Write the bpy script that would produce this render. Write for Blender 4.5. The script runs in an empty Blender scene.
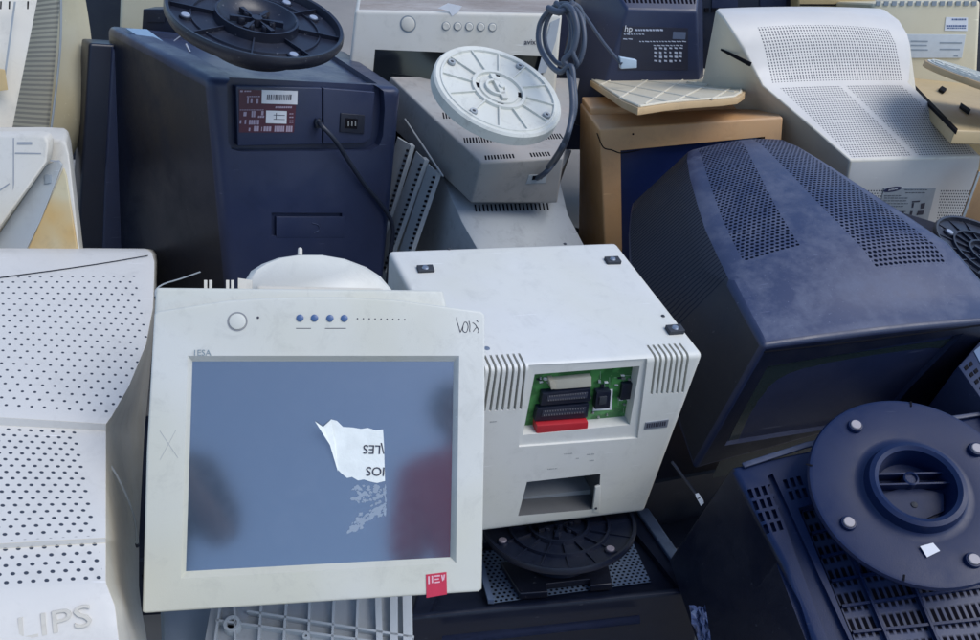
import bpy, bmesh, math, random
from mathutils import Vector, Matrix, Euler
random.seed(7)
R = math.radians
sc = bpy.context.scene
COL = sc.collection

# ------------------------------------------------------------------ camera
FPX, CX, CY = 800.0, 490.0, 320.0
PITCH, ROLL, CZ = R(34), R(5), 1.45
fwd = Vector((0, math.cos(PITCH), -math.sin(PITCH)))
_u = Vector((0, math.sin(PITCH), math.cos(PITCH))); _r = Vector((1, 0, 0))
rgt = _r * math.cos(ROLL) + _u * math.sin(ROLL)
upv = -_r * math.sin(ROLL) + _u * math.cos(ROLL)
CAM = Vector((0, 0, CZ))
cd = bpy.data.cameras.new('camera'); cam = bpy.data.objects.new('camera', cd); COL.objects.link(cam)
cam.matrix_world = Matrix(((rgt.x, upv.x, -fwd.x, CAM.x), (rgt.y, upv.y, -fwd.y, CAM.y), (rgt.z, upv.z, -fwd.z, CAM.z), (0, 0, 0, 1)))
cd.sensor_width = 36; cd.lens = 36 * FPX / 980; cd.clip_start = .02; cd.clip_end = 400
sc.camera = cam

def ray(px, py):
    return fwd + rgt * ((px - CX) / FPX) - upv * ((py - CY) / FPX)

class Frame:
    """A rigid frame for one thing; measures points of the photograph on the thing's own planes."""
    def __init__(s, rot, loc):
        s.M = Matrix.Translation(Vector(loc)) @ Euler([R(a) for a in rot]).to_matrix().to_4x4()
        s.I = s.M.inverted(); s.c = s.I @ CAM; s.R = s.I.to_3x3()
    def on(s, px, py, **k):
        ax = 'xyz'.index(list(k)[0]); v = list(k.values())[0]
        d = s.R @ ray(px, py)
        return s.c + d * ((v - s.c[ax]) / d[ax])
    def far(s, px, py, dist):
        return s.I @ (CAM + ray(px, py) * dist)
    def child(s, rot, loc):
        f = Frame((0, 0, 0), (0, 0, 0))
        f.M = s.M @ Matrix.Translation(Vector(loc)) @ Euler([R(a) for a in rot]).to_matrix().to_4x4()
        f.I = f.M.inverted(); f.c = f.I @ CAM; f.R = f.I.to_3x3()
        return f
def cam_at(px, py, dist): return CAM + ray(px, py) * dist

# ------------------------------------------------------------------ materials
def nodes(name):
    m = bpy.data.materials.new(name); m.use_nodes = True
    nt = m.node_tree
    return m, nt, nt.nodes['Principled BSDF']
def N(nt, t, **k):
    n = nt.nodes.new(t)
    for a, v in k.items(): setattr(n, a, v)
    return n
def math_n(nt, op, a, b=None, c=None):
    n = N(nt, 'ShaderNodeMath', operation=op)
    for i, v in enumerate((a, b, c)):
        if v is None: continue
        if isinstance(v, (int, float)): n.inputs[i].default_value = v
        else: nt.links.new(v, n.inputs[i])
    return n.outputs[0]
def mixc(nt, f, a, b):
    n = N(nt, 'ShaderNodeMix', data_type='RGBA')
    for i, v in ((0, f), (6, a), (7, b)):
        if isinstance(v, (int, float)): n.inputs[i].default_value = v
        elif isinstance(v, (tuple, list)): n.inputs[i].default_value = (*v[:3], 1)
        else: nt.links.new(v, n.inputs[i])
    return n.outputs[2]
def plastic(name, col, rough=.45, dust=.25, dustcol=(.32, .33, .34), grime=.15, bump=.08, scale=1.0, spots=0, pat=None, holecol=(.008, .008, .012), spec=.5, yellow=None):
    """moulded plastic: uneven tone, settled dust, grime, fine grain; pat = list of vent patterns laid out in the part's UV (metres)"""
    m, nt, b = nodes(name)
    tc = N(nt, 'ShaderNodeTexCoord'); ob = tc.outputs['Object']
    def noise(sc_, det=4, ro=.55, d=0):
        n = N(nt, 'ShaderNodeTexNoise'); n.inputs['Scale'].default_value = sc_ * scale; n.inputs['Detail'].default_value = det
        n.inputs['Roughness'].default_value = ro; n.inputs['Distortion'].default_value = d
        nt.links.new(ob, n.inputs['Vector']); return n.outputs['Fac']
    def ramp(f, lo, hi):
        n = N(nt, 'ShaderNodeMapRange'); n.inputs['From Min'].default_value = lo; n.inputs['From Max'].default_value = hi
        nt.links.new(f, n.inputs['Value']); return n.outputs[0]
    big = ramp(noise(9, 9, .72, .15), .43, .66)
    base = mixc(nt, math_n(nt, 'MULTIPLY', ramp(noise(5, 3), .35, .7), .18), col, tuple(c * .62 for c in col))
    if yellow: base = mixc(nt, math_n(nt, 'MULTIPLY', ramp(noise(3.3, 3, .5, .4), .4, .62), yellow[1]), base, yellow[0])
    gc = mixc(nt, math_n(nt, 'MULTIPLY', ramp(noise(28, 8, .75, .5), .52, .8), grime), base, tuple(c * .3 for c in col))
    # dust lies on faces that look up
    geo = N(nt, 'ShaderNodeNewGeometry'); sep = N(nt, 'ShaderNodeSeparateXYZ'); nt.links.new(geo.outputs['Normal'], sep.inputs[0])
    upf = ramp(sep.outputs[2], -.1, .9)
    df = math_n(nt, 'MULTIPLY', math_n(nt, 'MULTIPLY', upf, dust), math_n(nt, 'ADD', big, .35))
    c1 = mixc(nt, df, gc, dustcol)
    if spots:
        sp = ramp(noise(160, 2, .5), .70, .74)
        c1 = mixc(nt, math_n(nt, 'MULTIPLY', sp, spots), c1, tuple(min(1, c * 2 + .25) for c in col))
    # scratches
    wv = N(nt, 'ShaderNodeTexNoise'); mp = N(nt, 'ShaderNodeMapping'); mp.inputs['Scale'].default_value = (12, 240, 160); mp.inputs['Rotation'].default_value = (.3, .5, .8)
    nt.links.new(ob, mp.inputs[0]); nt.links.new(mp.outputs[0], wv.inputs['Vector']); wv.inputs['Scale'].default_value = 1; wv.inputs['Detail'].default_value = 1
    sc1 = math_n(nt, 'MULTIPLY', ramp(wv.outputs['Fac'], .74, .76), ramp(noise(14, 2), .5, .6))
    c1 = mixc(nt, math_n(nt, 'MULTIPLY', sc1, .35), c1, tuple(min(1, c * 1.6 + .12) for c in col))
    rough_s = math_n(nt, 'ADD', math_n(nt, 'MULTIPLY', big, .18 + dust * .2), rough)
    hole = None
    if pat:
        uv = N(nt, 'ShaderNodeUVMap'); uv.uv_map = 'UVMap'
        s2 = N(nt, 'ShaderNodeSeparateXYZ'); nt.links.new(uv.outputs[0], s2.inputs[0])
        for (kind, u0, u1, v0, v1, pu, pv, ru, rv, stag, *fan) in pat:
            U, V = s2.outputs[0], s2.outputs[1]
            row = math_n(nt, 'FLOOR', math_n(nt, 'DIVIDE', V, pv))
            sh = math_n(nt, 'MULTIPLY', math_n(nt, 'MODULO', math_n(nt, 'ABSOLUTE', row), 2), stag)
            cu = math_n(nt, 'ABSOLUTE', math_n(nt, 'MULTIPLY', math_n(nt, 'SUBTRACT', math_n(nt, 'FRACT', math_n(nt, 'ADD', math_n(nt, 'DIVIDE', U, pu), sh)), .5), pu / ru))
            cv = math_n(nt, 'ABSOLUTE', math_n(nt, 'MULTIPLY', math_n(nt, 'SUBTRACT', math_n(nt, 'FRACT', math_n(nt, 'DIVIDE', V, pv)), .5), pv / rv))
            if kind == 'dot': d = math_n(nt, 'SQRT', math_n(nt, 'ADD', math_n(nt, 'MULTIPLY', cu, cu), math_n(nt, 'MULTIPLY', cv, cv)))
            else: d = math_n(nt, 'MAXIMUM', cu, cv)
            h = N(nt, 'ShaderNodeMapRange'); h.inputs['From Min'].default_value = .85; h.inputs['From Max'].default_value = 1.1
            h.inputs['To Min'].default_value = 1; h.inputs['To Max'].default_value = 0; nt.links.new(d, h.inputs['Value'])
            U0, U1 = u0, u1
            if fan:
                dv = math_n(nt, 'SUBTRACT', V, v0)
                U0 = math_n(nt, 'MULTIPLY_ADD', dv, fan[0], u0); U1 = math_n(nt, 'MULTIPLY_ADD', dv, fan[1], u1)
            inn = math_n(nt, 'MULTIPLY', math_n(nt, 'MULTIPLY', math_n(nt, 'GREATER_THAN', U, U0), math_n(nt, 'LESS_THAN', U, U1)),
                         math_n(nt, 'MULTIPLY', math_n(nt, 'GREATER_THAN', V, v0), math_n(nt, 'LESS_THAN', V, v1)))
            hh = math_n(nt, 'MULTIPLY', h.outputs[0], inn)
            hole = hh if hole is None else math_n(nt, 'MAXIMUM', hole, hh)
        c1 = mixc(nt, hole, c1, holecol)
        b.inputs['Specular IOR Level'].default_value = spec
        nt.links.new(math_n(nt, 'MULTIPLY', math_n(nt, 'SUBTRACT', 1.0, hole), spec), b.inputs['Specular IOR Level'])
    else: b.inputs['Specular IOR Level'].default_value = spec
    nt.links.new(c1, b.inputs['Base Color']); nt.links.new(rough_s, b.inputs['Roughness'])
    bp = N(nt, 'ShaderNodeBump'); bp.inputs['Strength'].default_value = bump; bp.inputs['Distance'].default_value = .0012
    hgt = math_n(nt, 'ADD', noise(650, 2), math_n(nt, 'MULTIPLY', noise(12, 2), 2.5))
    if hole is not None: hgt = math_n(nt, 'SUBTRACT', hgt, math_n(nt, 'MULTIPLY', hole, 8))
    nt.links.new(hgt, bp.inputs['Height']); nt.links.new(bp.outputs[0], b.inputs['Normal'])
    return m
def flat(name, col, rough=.5, metal=0, spec=.5, coat=0, bump=0):
    m, nt, b = nodes(name)
    tc = N(nt, 'ShaderNodeTexCoord'); n = N(nt, 'ShaderNodeTexNoise'); n.inputs['Scale'].default_value = 60; n.inputs['Detail'].default_value = 5
    nt.links.new(tc.outputs['Object'], n.inputs['Vector'])
    nt.links.new(mixc(nt, math_n(nt, 'MULTIPLY', n.outputs['Fac'], .5), col, tuple(c * .6 for c in col)), b.inputs['Base Color'])
    b.inputs['Roughness'].default_value = rough; b.inputs['Metallic'].default_value = metal; b.inputs['Specular IOR Level'].default_value = spec
    b.inputs['Coat Weight'].default_value = coat
    if bump:
        bp = N(nt, 'ShaderNodeBump'); bp.inputs['Strength'].default_value = bump; bp.inputs['Distance'].default_value = .002
        nt.links.new(n.outputs['Fac'], bp.inputs['Height']); nt.links.new(bp.outputs[0], b.inputs['Normal'])
    return m

NAVY = (.011, .018, .052)
M = {}
M['navy'] = plastic('navy plastic', (.017, .025, .062), .33, .10, (.09, .115, .18), .3)
M['navy_top'] = plastic('navy dusty plastic', NAVY, .38, .28, (.16, .2, .3), .3, spots=.3)
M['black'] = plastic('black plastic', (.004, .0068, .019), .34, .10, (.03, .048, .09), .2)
M['charcoal'] = plastic('charcoal plastic', (.008, .010, .020), .32, .10, (.08, .10, .15), .2, spots=.35)
M['foot_blue'] = plastic('blue black foot plastic', (.0055, .0145, .056), .33, .08, (.03, .055, .13), .25, spec=.32)
M['white'] = plastic('white plastic', (.60, .58, .52), .42, .12, (.44, .42, .37), .35, yellow=((.56, .49, .34), .5))
M['lcd_white'] = plastic('ivory bezel plastic', (.58, .59, .545), .45, .12, (.40, .40, .38), .32, yellow=((.50, .49, .36), .6))
M['term_white'] = plastic('ivory sheet cover', (.64, .64, .60), .45, .12, (.45, .45, .42), .24, spots=.0, yellow=((.58, .57, .44), .4))
M['beige'] = plastic('aged beige plastic', (.52, .49, .36), .5, .15, (.5, .5, .45), .15, yellow=((.5, .40, .2), .5))
M['yellowed'] = plastic('yellowed plastic', (.50, .36, .16), .5, .2, (.45, .4, .3), .25)
M['tan'] = plastic('tan aged plastic', (.62, .34, .135), .48, .3, (.55, .46, .34), .3, yellow=((.46, .24, .10), .6))
M['dusty_grey'] = plastic('dusty grey plastic', (.30, .32, .32), .6, .55, (.34, .31, .28), .7, yellow=((.25, .21, .17), .5))
M['grey'] = plastic('grey plastic', (.32, .35, .36), .5, .15, (.4, .38, .36), .25)
M['plate_white'] = plastic('off white base plastic', (.62, .63, .57), .5, .2, (.40, .38, .33), .6, spots=.0)
M['dark'] = flat('dark opening', (.006, .006, .009), .8, spec=.1)
M['cable'] = flat('grey blue cable', (.055, .07, .10), .45)
M['cable_black'] = flat('black cable', (.015, .02, .035), .4)
M['rubber'] = flat('rubber', (.03, .035, .045), .7)
M['pad'] = flat('pale foot pad', (.45, .42, .40), .55)
M['metal'] = flat('dull metal', (.45, .46, .48), .35, metal=.9)
M['red'] = flat('red connector', (.45, .02, .03), .4)
M['sticker'] = flat('white sticker', (.75, .76, .77), .5)
M['ink'] = flat('ink', (.03, .03, .05), .6)
M['pale_ink'] = flat('pale print', (.45, .5, .6), .6)
M['grey_ink'] = flat('grey print', (.25, .29, .32), .6)
M['blue_btn'] = flat('blue button', (.06, .12, .26), .35)

# ------------------------------------------------------------------ mesh helpers
class MB:
    def __init__(s): s.bm = bmesh.new(); s.uv = s.bm.loops.layers.uv.new('UVMap')
    def face(s, pts, mi=0, uvs=None):
        vs = [s.bm.verts.new(p) for p in pts]
        f = s.bm.faces.new(vs); f.material_index = mi
        for i, l in enumerate(f.loops):
            if uvs: l[s.uv].uv = uvs[i]
        return f
    def patch(s, a, b, c, d, nu=1, nv=1, bulge=0, mi=0, uvo=(0, 0), bu=True, bv=True):
        """grid a(u0v0) b(u1v0) c(u1v1) d(u0v1); uv in metres"""
        a, b, c, d = map(Vector, (a, b, c, d))
        n = ((b - a).cross(d - a) + (c - b).cross(c - d)).normalized()
        lu = ((b - a).length + (c - d).length) / 2; lv = ((d - a).length + (c - b).length) / 2
        g = []
        for j in range(nv + 1):
            v = j / nv; row = []
            for i in range(nu + 1):
                u = i / nu
                p = (a * (1 - u) + b * u) * (1 - v) + (d * (1 - u) + c * u) * v
                w = (4 * u * (1 - u) if bu else 1) * (4 * v * (1 - v) if bv else 1)
                row.append((s.bm.verts.new(p + n * bulge * w), (uvo[0] + u * lu, uvo[1] + v * lv)))
            g.append(row)
        for j in range(nv):
            for i in range(nu):
                q = (g[j][i], g[j][i + 1], g[j + 1][i + 1], g[j + 1][i])
                try: f = s.bm.faces.new([x[0] for x in q])
                except ValueError: continue
                f.material_index = mi
                for l, x in zip(f.loops, q): l[s.uv].uv = x[1]
        return lv
    def weld(s, d=1e-5): bmesh.ops.remove_doubles(s.bm, verts=s.bm.verts[:], dist=d); return s
    def loftbox(s, secs, nu=8, nz=4, arch=0, mats=None, side_bulge=0, caps=(1, 1), front_bulge=0):
        """secs: list of (TL, TR, BR, BL) from near to far; arch lifts the top across its width"""
        mats = mats or {}
        secs = [[Vector(p) for p in q] for q in secs]
        def line(q, kind):
            TL, TR, BR, BL = q
            up = ((TL - BL) + (TR - BR)).normalized(); rt = (TR - TL).normalized()
            ar = q_ar[id(q)]
            if kind == 'top': return [TL.lerp(TR, i / nu) + up * ar * (4 * (i / nu) * (1 - i / nu)) for i in range(nu + 1)]
            if kind == 'bot': return [BL.lerp(BR, i / nu) for i in range(nu + 1)]
            if kind == 'l': return [BL.lerp(TL, i / nz) - rt * side_bulge * (4 * (i / nz) * (1 - i / nz)) for i in range(nz + 1)]
            if kind == 'r': return [BR.lerp(TR, i / nz) + rt * side_bulge * (4 * (i / nz) * (1 - i / nz)) for i in range(nz + 1)]
        q_ar = {}
        for i, q in enumerate(secs): q_ar[id(q)] = arch[i] if isinstance(arch, (list, tuple)) else arch
        vv = {'top': 0, 'bot': 0, 'l': 0, 'r': 0}
        for a, b in zip(secs, secs[1:]):
            for kind in ('top', 'bot', 'l', 'r'):
                A, B = line(a, kind), line(b, kind)
                L = sum((x - y).length for x, y in zip(A, B)) / len(A)
                n = len(A) - 1
                for i in range(n):
                    ua, ub = (A[i] - A[0]).length, (A[i + 1] - A[0]).length
                    # keep the pattern centred as the width changes
                    wa, wb = (A[-1] - A[0]).length, (B[-1] - B[0]).length
                    def c(P, Q, w): return (P - Q[0]).length - w / 2
                    q = [(A[i], (c(A[i], A, wa), vv[kind])), (A[i + 1], (c(A[i + 1], A, wa), vv[kind])),
                         (B[i + 1], (c(B[i + 1], B, wb), vv[kind] + L)), (B[i], (c(B[i], B, wb), vv[kind] + L))]
                    if kind in ('bot', 'l'): q.reverse()
                    if kind == 'l': pass
                    s.face([x[0] for x in q], mats.get(kind, 0), [x[1] for x in q])
                vv[kind] += L
        def cap(q, flip, mi, blg):
            T, B_, L, Rr = line(q, 'top'), line(q, 'bot'), line(q, 'l'), line(q, 'r')
            TL, TR, BR, BL = q
            nrm = (TR - TL).cross(TL - BL).normalized()
            g = []
            for j in range(nz + 1):
                v = j / nz; row = []
                for i in range(nu + 1):
                    u = i / nu
                    p = B_[i] * (1 - v) + T[i] * v + L[j] * (1 - u) + Rr[j] * u - (BL * (1 - u) * (1 - v) + BR * u * (1 - v) + TL * (1 - u) * v + TR * u * v)
                    row.append(p + nrm * blg * 16 * u * (1 - u) * v * (1 - v))
                g.append(row)
            w, h = (TR - TL).length, (TL - BL).length
            for j in range(nz):
                for i in range(nu):
                    q4 = [(g[j][i], (i / nu * w - w / 2, j / nz * h)), (g[j][i + 1], ((i + 1) / nu * w - w / 2, j / nz * h)), (g[j + 1][i + 1], ((i + 1) / nu * w - w / 2, (j + 1) / nz * h)), (g[j + 1][i], (i / nu * w - w / 2, (j + 1) / nz * h))]
                    if flip: q4.reverse()
                    s.face([x[0] for x in q4], mi, [x[1] for x in q4])
        if caps[0]: cap(secs[0], False, mats.get('front', 0), front_bulge)
        if caps[1]: cap(secs[-1], True, mats.get('back', 0), 0)
        s.weld()
        bmesh.ops.recalc_face_normals(s.bm, faces=s.bm.faces[:])
        return s
    def bevel(s, w, ang=35, seg=3):
        es = [e for e in s.bm.edges if len(e.link_faces) == 2 and e.calc_face_angle(0) > R(ang)]
        bmesh.ops.bevel(s.bm, geom=es, offset=w, segments=seg, profile=.6, affect='EDGES', clamp_overlap=True)
        return s
    def box(s, a, b, mi=0, tw=0):
        a, b = Vector(a), Vector(b)
        c = [Vector((x, y, z)) for z in (a.z, b.z) for y in (a.y, b.y) for x in (a.x, b.x)]
        for q in ((0, 2, 3, 1), (4, 5, 7, 6), (0, 1, 5, 4), (2, 6, 7, 3), (0, 4, 6, 2), (1, 3, 7, 5)):
            s.face([c[i] for i in q], mi)
        return s.weld(1e-7)
    def prism(s, pts, off, mi=0, smi=None):
        """polygon pts extruded by vector off"""
        off = Vector(off); pts = [Vector(p) for p in pts]; n = len(pts)
        a = [s.bm.verts.new(p) for p in pts]; b = [s.bm.verts.new(p + off) for p in pts]
        fs = [s.bm.faces.new(a), s.bm.faces.new(b[::-1])]
        fs[0].material_index = mi; fs[1].material_index = mi
        for i in range(n):
            f = s.bm.faces.new((a[i], b[i], b[(i + 1) % n], a[(i + 1) % n])); f.material_index = mi if smi is None else smi; fs.append(f)
        bmesh.ops.recalc_face_normals(s.bm, faces=fs)
        return s
    def lathe(s, prof, n=64, mi=0, c=(0, 0, 0)):
        c = Vector(c); rings = []
        for (r, z) in prof:
            if r < 1e-6: rings.append([s.bm.verts.new(c + Vector((0, 0, z)))])
            else: rings.append([s.bm.verts.new(c + Vector((r * math.cos(2 * math.pi * i / n), r * math.sin(2 * math.pi * i / n), z))) for i in range(n)])
        for a, b in zip(rings, rings[1:]):
            for i in range(n):
                j = (i + 1) % n
                if len(a) == 1 and len(b) == 1: continue
                if len(a) == 1: f = s.bm.faces.new((a[0], b[j], b[i]))
                elif len(b) == 1: f = s.bm.faces.new((a[i], a[j], b[0]))
                else: f = s.bm.faces.new((a[i], a[j], b[j], b[i]))
                f.material_index = mi
        return s
    def tube(s, pts, r, n=8, mi=0, smooth=6):
        P = [Vector(p) for p in pts]
        if smooth > 1:
            Q = []
            for i in range(len(P) - 1):
                p0, p1, p2, p3 = P[max(i - 1, 0)], P[i], P[i + 1], P[min(i + 2, len(P) - 1)]
                for k in range(smooth):
                    t = k / smooth
                    Q.append(.5 * ((2 * p1) + (p2 - p0) * t + (2 * p0 - 5 * p1 + 4 * p2 - p3) * t * t + (3 * p1 - p0 - 3 * p2 + p3) * t ** 3))
            Q.append(P[-1]); P = Q
        rings = []; nrm = None
        for i, p in enumerate(P):
            t = (P[min(i + 1, len(P) - 1)] - P[max(i - 1, 0)]).normalized()
            if nrm is None: nrm = t.orthogonal().normalized()
            nrm = (nrm - t * nrm.dot(t)).normalized(); b = t.cross(nrm)
            rings.append([s.bm.verts.new(p + (nrm * math.cos(2 * math.pi * k / n) + b * math.sin(2 * math.pi * k / n)) * r) for k in range(n)])
        for a, b in zip(rings, rings[1:]):
            for k in range(n):
                f = s.bm.faces.new((a[k], a[(k + 1) % n], b[(k + 1) % n], b[k])); f.material_index = mi
        for ring, fl in ((rings[0], 1), (rings[-1], 0)):
            f = s.bm.faces.new(ring[::-1] if fl else ring); f.material_index = mi
        return s
    def build(s, name, mats, parent=None, smooth=38, wn=True, mat=None):
        me = bpy.data.meshes.new(name); 
        s.bm.to_mesh(me); s.bm.free()
        if not isinstance(mats, (list, tuple)): mats = [mats]
        for m in mats: me.materials.append(m)
        o = bpy.data.objects.new(name, me); COL.objects.link(o)
        finish(o, smooth)
        if parent is not None:
            o.parent = parent
            if mat is not None: o.matrix_basis = parent.matrix_basis.inverted() @ mat
        elif mat is not None: o.matrix_basis = mat
        return o
def finish(o, smooth=38):
    me = o.data
    if smooth:
        for p in me.polygons: p.use_smooth = True
        me.set_sharp_from_angle(angle=R(smooth))
def cut(o, cutters):
    """carve openings out of a part for real"""
    tmp = []
    for mb in cutters:
        me = bpy.data.meshes.new('t'); bmesh.ops.recalc_face_normals(mb.bm, faces=mb.bm.faces[:]); mb.bm.to_mesh(me); mb.bm.free()
        t = bpy.data.objects.new('t', me); COL.objects.link(t); tmp.append(t)
        t.matrix_basis = wm(o)
        md = o.modifiers.new('b', 'BOOLEAN'); md.operation = 'DIFFERENCE'; md.object = t; md.solver = 'EXACT'
        if me.materials: pass
    dg = bpy.context.evaluated_depsgraph_get(); dg.update()
    me2 = bpy.data.meshes.new_from_object(o.evaluated_get(dg))
    old = o.data; o.modifiers.clear(); o.data = me2; bpy.data.meshes.remove(old)
    for t in tmp: m_ = t.data; bpy.data.objects.remove(t); bpy.data.meshes.remove(m_)
    finish(o)
def wm(o):
    m = o.matrix_basis.copy(); p = o.parent
    while p is not None: m = p.matrix_basis @ m; p = p.parent
    return m
def thing(name, label, cat, fr, group=None, origin=(0, 0, 0)):
    o = bpy.data.objects.new(name, None); COL.objects.link(o); o.empty_display_size = .05
    o.matrix_basis = fr.M.copy()
    o['label'] = label; o['category'] = cat
    if group: o['group'] = group
    return o
def tag(o, label, cat, group=None):
    o['label'] = label; o['category'] = cat
    if group: o['group'] = group
    return o
def quadbox(mb, fr, q, plane, h, mi=0, **k):
    """small plate: photo points q measured on a plane of the thing, thickness h along the plane's axis"""
    ax = list(plane)[0]
    off = Vector((0, 0, 0)); off['xyz'.index(ax)] = h
    mb.prism([fr.on(x, y, **plane) for x, y in q], off, mi)
def rectq(x0, y0, x1, y1): return [(x0, y0), (x1, y0), (x1, y1), (x0, y1)]
def text_obj(body, size, mat, parent, M4, name='lettering', ext=.0003, align='CENTER'):
    cu = bpy.data.curves.new('t', 'FONT'); cu.body = body; cu.size = size; cu.extrude = ext; cu.align_x = align; cu.align_y = 'CENTER'; cu.resolution_u = 3
    t = bpy.data.objects.new('t', cu); COL.objects.link(t)
    dg = bpy.context.evaluated_depsgraph_get(); dg.update()
    me = bpy.data.meshes.new_from_object(t.evaluated_get(dg)); bpy.data.objects.remove(t); bpy.data.curves.remove(cu)
    me.name = name; me.materials.clear(); me.materials.append(mat)
    o = bpy.data.objects.new(name, me); COL.objects.link(o); o.parent = parent; o.matrix_basis = M4
    return o
def on_face(fr, p, right, normal, rot=0, lift=.0004):
    """matrix laying lettering at local point p, x axis along right, facing normal"""
    x = Vector(right).normalized(); z = Vector(normal).normalized(); y = z.cross(x).normalized(); x = y.cross(z)
    m = Matrix(((x.x, y.x, z.x, p[0]), (x.y, y.y, z.y, p[1]), (x.z, y.z, z.z, p[2]), (0, 0, 0, 1)))
    return Matrix.Translation(z * lift) @ m @ Matrix.Rotation(rot, 4, 'Z')
#PARTS
# ================================================================== THE PILE
# ------------------------------------------------ opened ivory terminal
f = Frame((2.7, 3.2, 20.5), tuple(CAM + (Vector((.04, .852, .633)) - CAM) * 1.13))
t = thing('terminal', 'upturned ivory terminal case with rubber feet on top and a green circuit board showing', 'terminal', f)
H, Y = .285 * 1.13, -.129 * 1.13
TL, TR, BR, BL = f.on(452, 371, y=Y), f.on(704, 354, y=Y), f.on(645, 512, y=Y), f.on(450, 536, y=Y)
bTL, bTR = f.on(388, 250, z=H), f.on(616, 242, z=H)
bBL, bBR = bTL.copy(), bTR.copy(); bBL.z = bBR.z = BR.z + .0; bBL.x += .01; bBR.x -= .03
mb = MB().loftbox([(TL, TR, BR, BL), (bTL, bTR, bBR, bBL)], nu=1, nz=1).bevel(.009, 35, 4)
body = mb.build('case', [M['term_white'], M['dark']], t)
def P(x, y, o=(470, 340), s=3.37): return (o[0] + x / s, o[1] + y / s)
cs = []
# recessed panel round the board
c = MB(); q = [P(203, 97), P(603, 72), P(570, 338), P(168, 368)]; c.prism([f.on(*p, y=Y - .004) for p in q], (0, .0075, 0)); cs.append(c)
c = MB(); q = [P(220, 120), P(575, 92), P(541, 290), P(180, 325)]; c.prism([f.on(*p, y=Y + .001) for p in q], (0, .03, 0)); cs.append(c)
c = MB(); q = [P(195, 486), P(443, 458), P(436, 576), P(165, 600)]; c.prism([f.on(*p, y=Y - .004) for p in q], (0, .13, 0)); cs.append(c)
def slotq(xt, yt, xb, yb, w): return [P(xt - w, yt), P(xt + w, yt), P(xb + w, yb), P(xb - w, yb)]
c = MB()
for i in range(8): c.prism([f.on(*p, y=Y - .004) for p in slotq(54 + i * 19.5, 101 - i * 1.2, 30 + i * 20.5, 250 - i * 1.2, 4.2)], (0, .03, 0))
for i in range(7): c.prism([f.on(*p, y=Y - .004) for p in slotq(632 + i * 18.3, 62 - i * 1.5, 616 + i * 17.5, 190 - i * 1.0, 4.0)], (0, .03, 0))
cs.append(c)
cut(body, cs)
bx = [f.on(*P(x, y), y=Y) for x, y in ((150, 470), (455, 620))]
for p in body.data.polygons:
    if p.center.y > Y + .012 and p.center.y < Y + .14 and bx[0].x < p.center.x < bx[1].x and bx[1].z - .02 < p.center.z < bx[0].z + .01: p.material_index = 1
body.data.materials[1] = flat('bay wall painted shade', (.10, .105, .11), .6)  # bay walls darker than the case: shade of the recess put into the colour
# lid seam and screws on the sheet cover
s = MB()
a, b_ = f.on(393, 257, z=H), f.on(470, 366, z=H)
for (x, y) in ((449, 249), (565, 244), (663, 316)):
    s = MB(); s.lathe([(0, .0015), (.0022, .0012), (.003, 0)], 14, 0, f.on(x, y, z=H)); s.build('screw', M['rubber'], t)
for (x, y) in ((425, 271), (612, 262), (674, 331), (486, 353)):
    m2 = MB(); p = f.on(x, y, z=H)
    m2.prism([p + Vector(v) for v in ((-.012, -.008, -.001), (.012, -.008, -.001), (.013, .008, -.001), (-.011, .008, -.001))], (0, 0, .007)); m2.bevel(.0012)
    fo = m2.build('rubber_foot', M['rubber'], t)
    m3 = MB(); m3.lathe([(0, .0085), (.004, .0078), (.0055, .0055)], 16, 0, p); m3.build('screw_cap', M['metal'], fo)
# board
pcbm, nt, b = nodes('green circuit board')
tc = N(nt, 'ShaderNodeTexCoord'); v = N(nt, 'ShaderNodeTexVoronoi'); v.inputs['Scale'].default_value = 130; v.distance = 'CHEBYCHEV'; nt.links.new(tc.outputs['Object'], v.inputs['Vector'])
n = N(nt, 'ShaderNodeTexNoise'); n.inputs['Scale'].default_value = 45; nt.links.new(tc.outputs['Object'], n.inputs['Vector'])
rr = N(nt, 'ShaderNodeMapRange'); rr.inputs['From Min'].default_value = .50; rr.inputs['From Max'].default_value = .6; nt.links.new(n.outputs['Fac'], rr.inputs['Value'])
c1 = mixc(nt, rr.outputs[0], (.03, .13, .035), (.07, .25, .07)); c2 = mixc(nt, math_n(nt, 'LESS_THAN', v.outputs['Distance'], .12), c1, (.10, .20, .08))
nt.links.new(c2, b.inputs['Base Color']); b.inputs['Roughness'].default_value = .3
YB = Y + .021
mb = MB(); q = [P(210, 110), P(585, 82), P(550, 300), P(170, 335)]; mb.prism([f.on(*p, y=YB) for p in q], (0, .002, 0))
board = mb.build('circuit_board', pcbm, t, smooth=0)
def blk(q, y0, h, name, mat, par=board, bev=.0008):
    mb = MB(); mb.prism([f.on(*P(*p), y=y0) for p in q], (0, h, 0)); mb.bevel(bev, 35, 2)
    o = mb.build(name, mat, par); o.matrix_basis = Matrix.Identity(4); return o
blk([(268, 138), (410, 124), (410, 158), (285, 168)], YB - .008, .008, 'white_socket', flat('cream socket', (.55, .52, .42), .5))
blk([(268, 138), (285, 137), (292, 165), (274, 168)], YB - .011, .011, 'latch', flat('cream latch', (.5, .46, .36), .5))
blk([(245, 182), (408, 165), (404, 208), (238, 222)], YB - .010, .010, 'port_connector', M['black'])
blk([(262, 190), (398, 177), (394, 196), (258, 208)], YB - .0112, .0014, 'port_face', flat('connector face', (.04, .045, .07), .35))
blk([(228, 232), (402, 216), (396, 262), (218, 275)], YB - .010, .010, 'port_connector', M['black'])
blk([(245, 240), (392, 227), (388, 248), (240, 260)], YB - .0112, .0014, 'port_face', flat('connector face dark', (.03, .034, .055), .35))
blk([(226, 290), (400, 277), (396, 322), (222, 338)], YB - .017, .017, 'red_connector', M['red'], bev=.0025)
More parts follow.
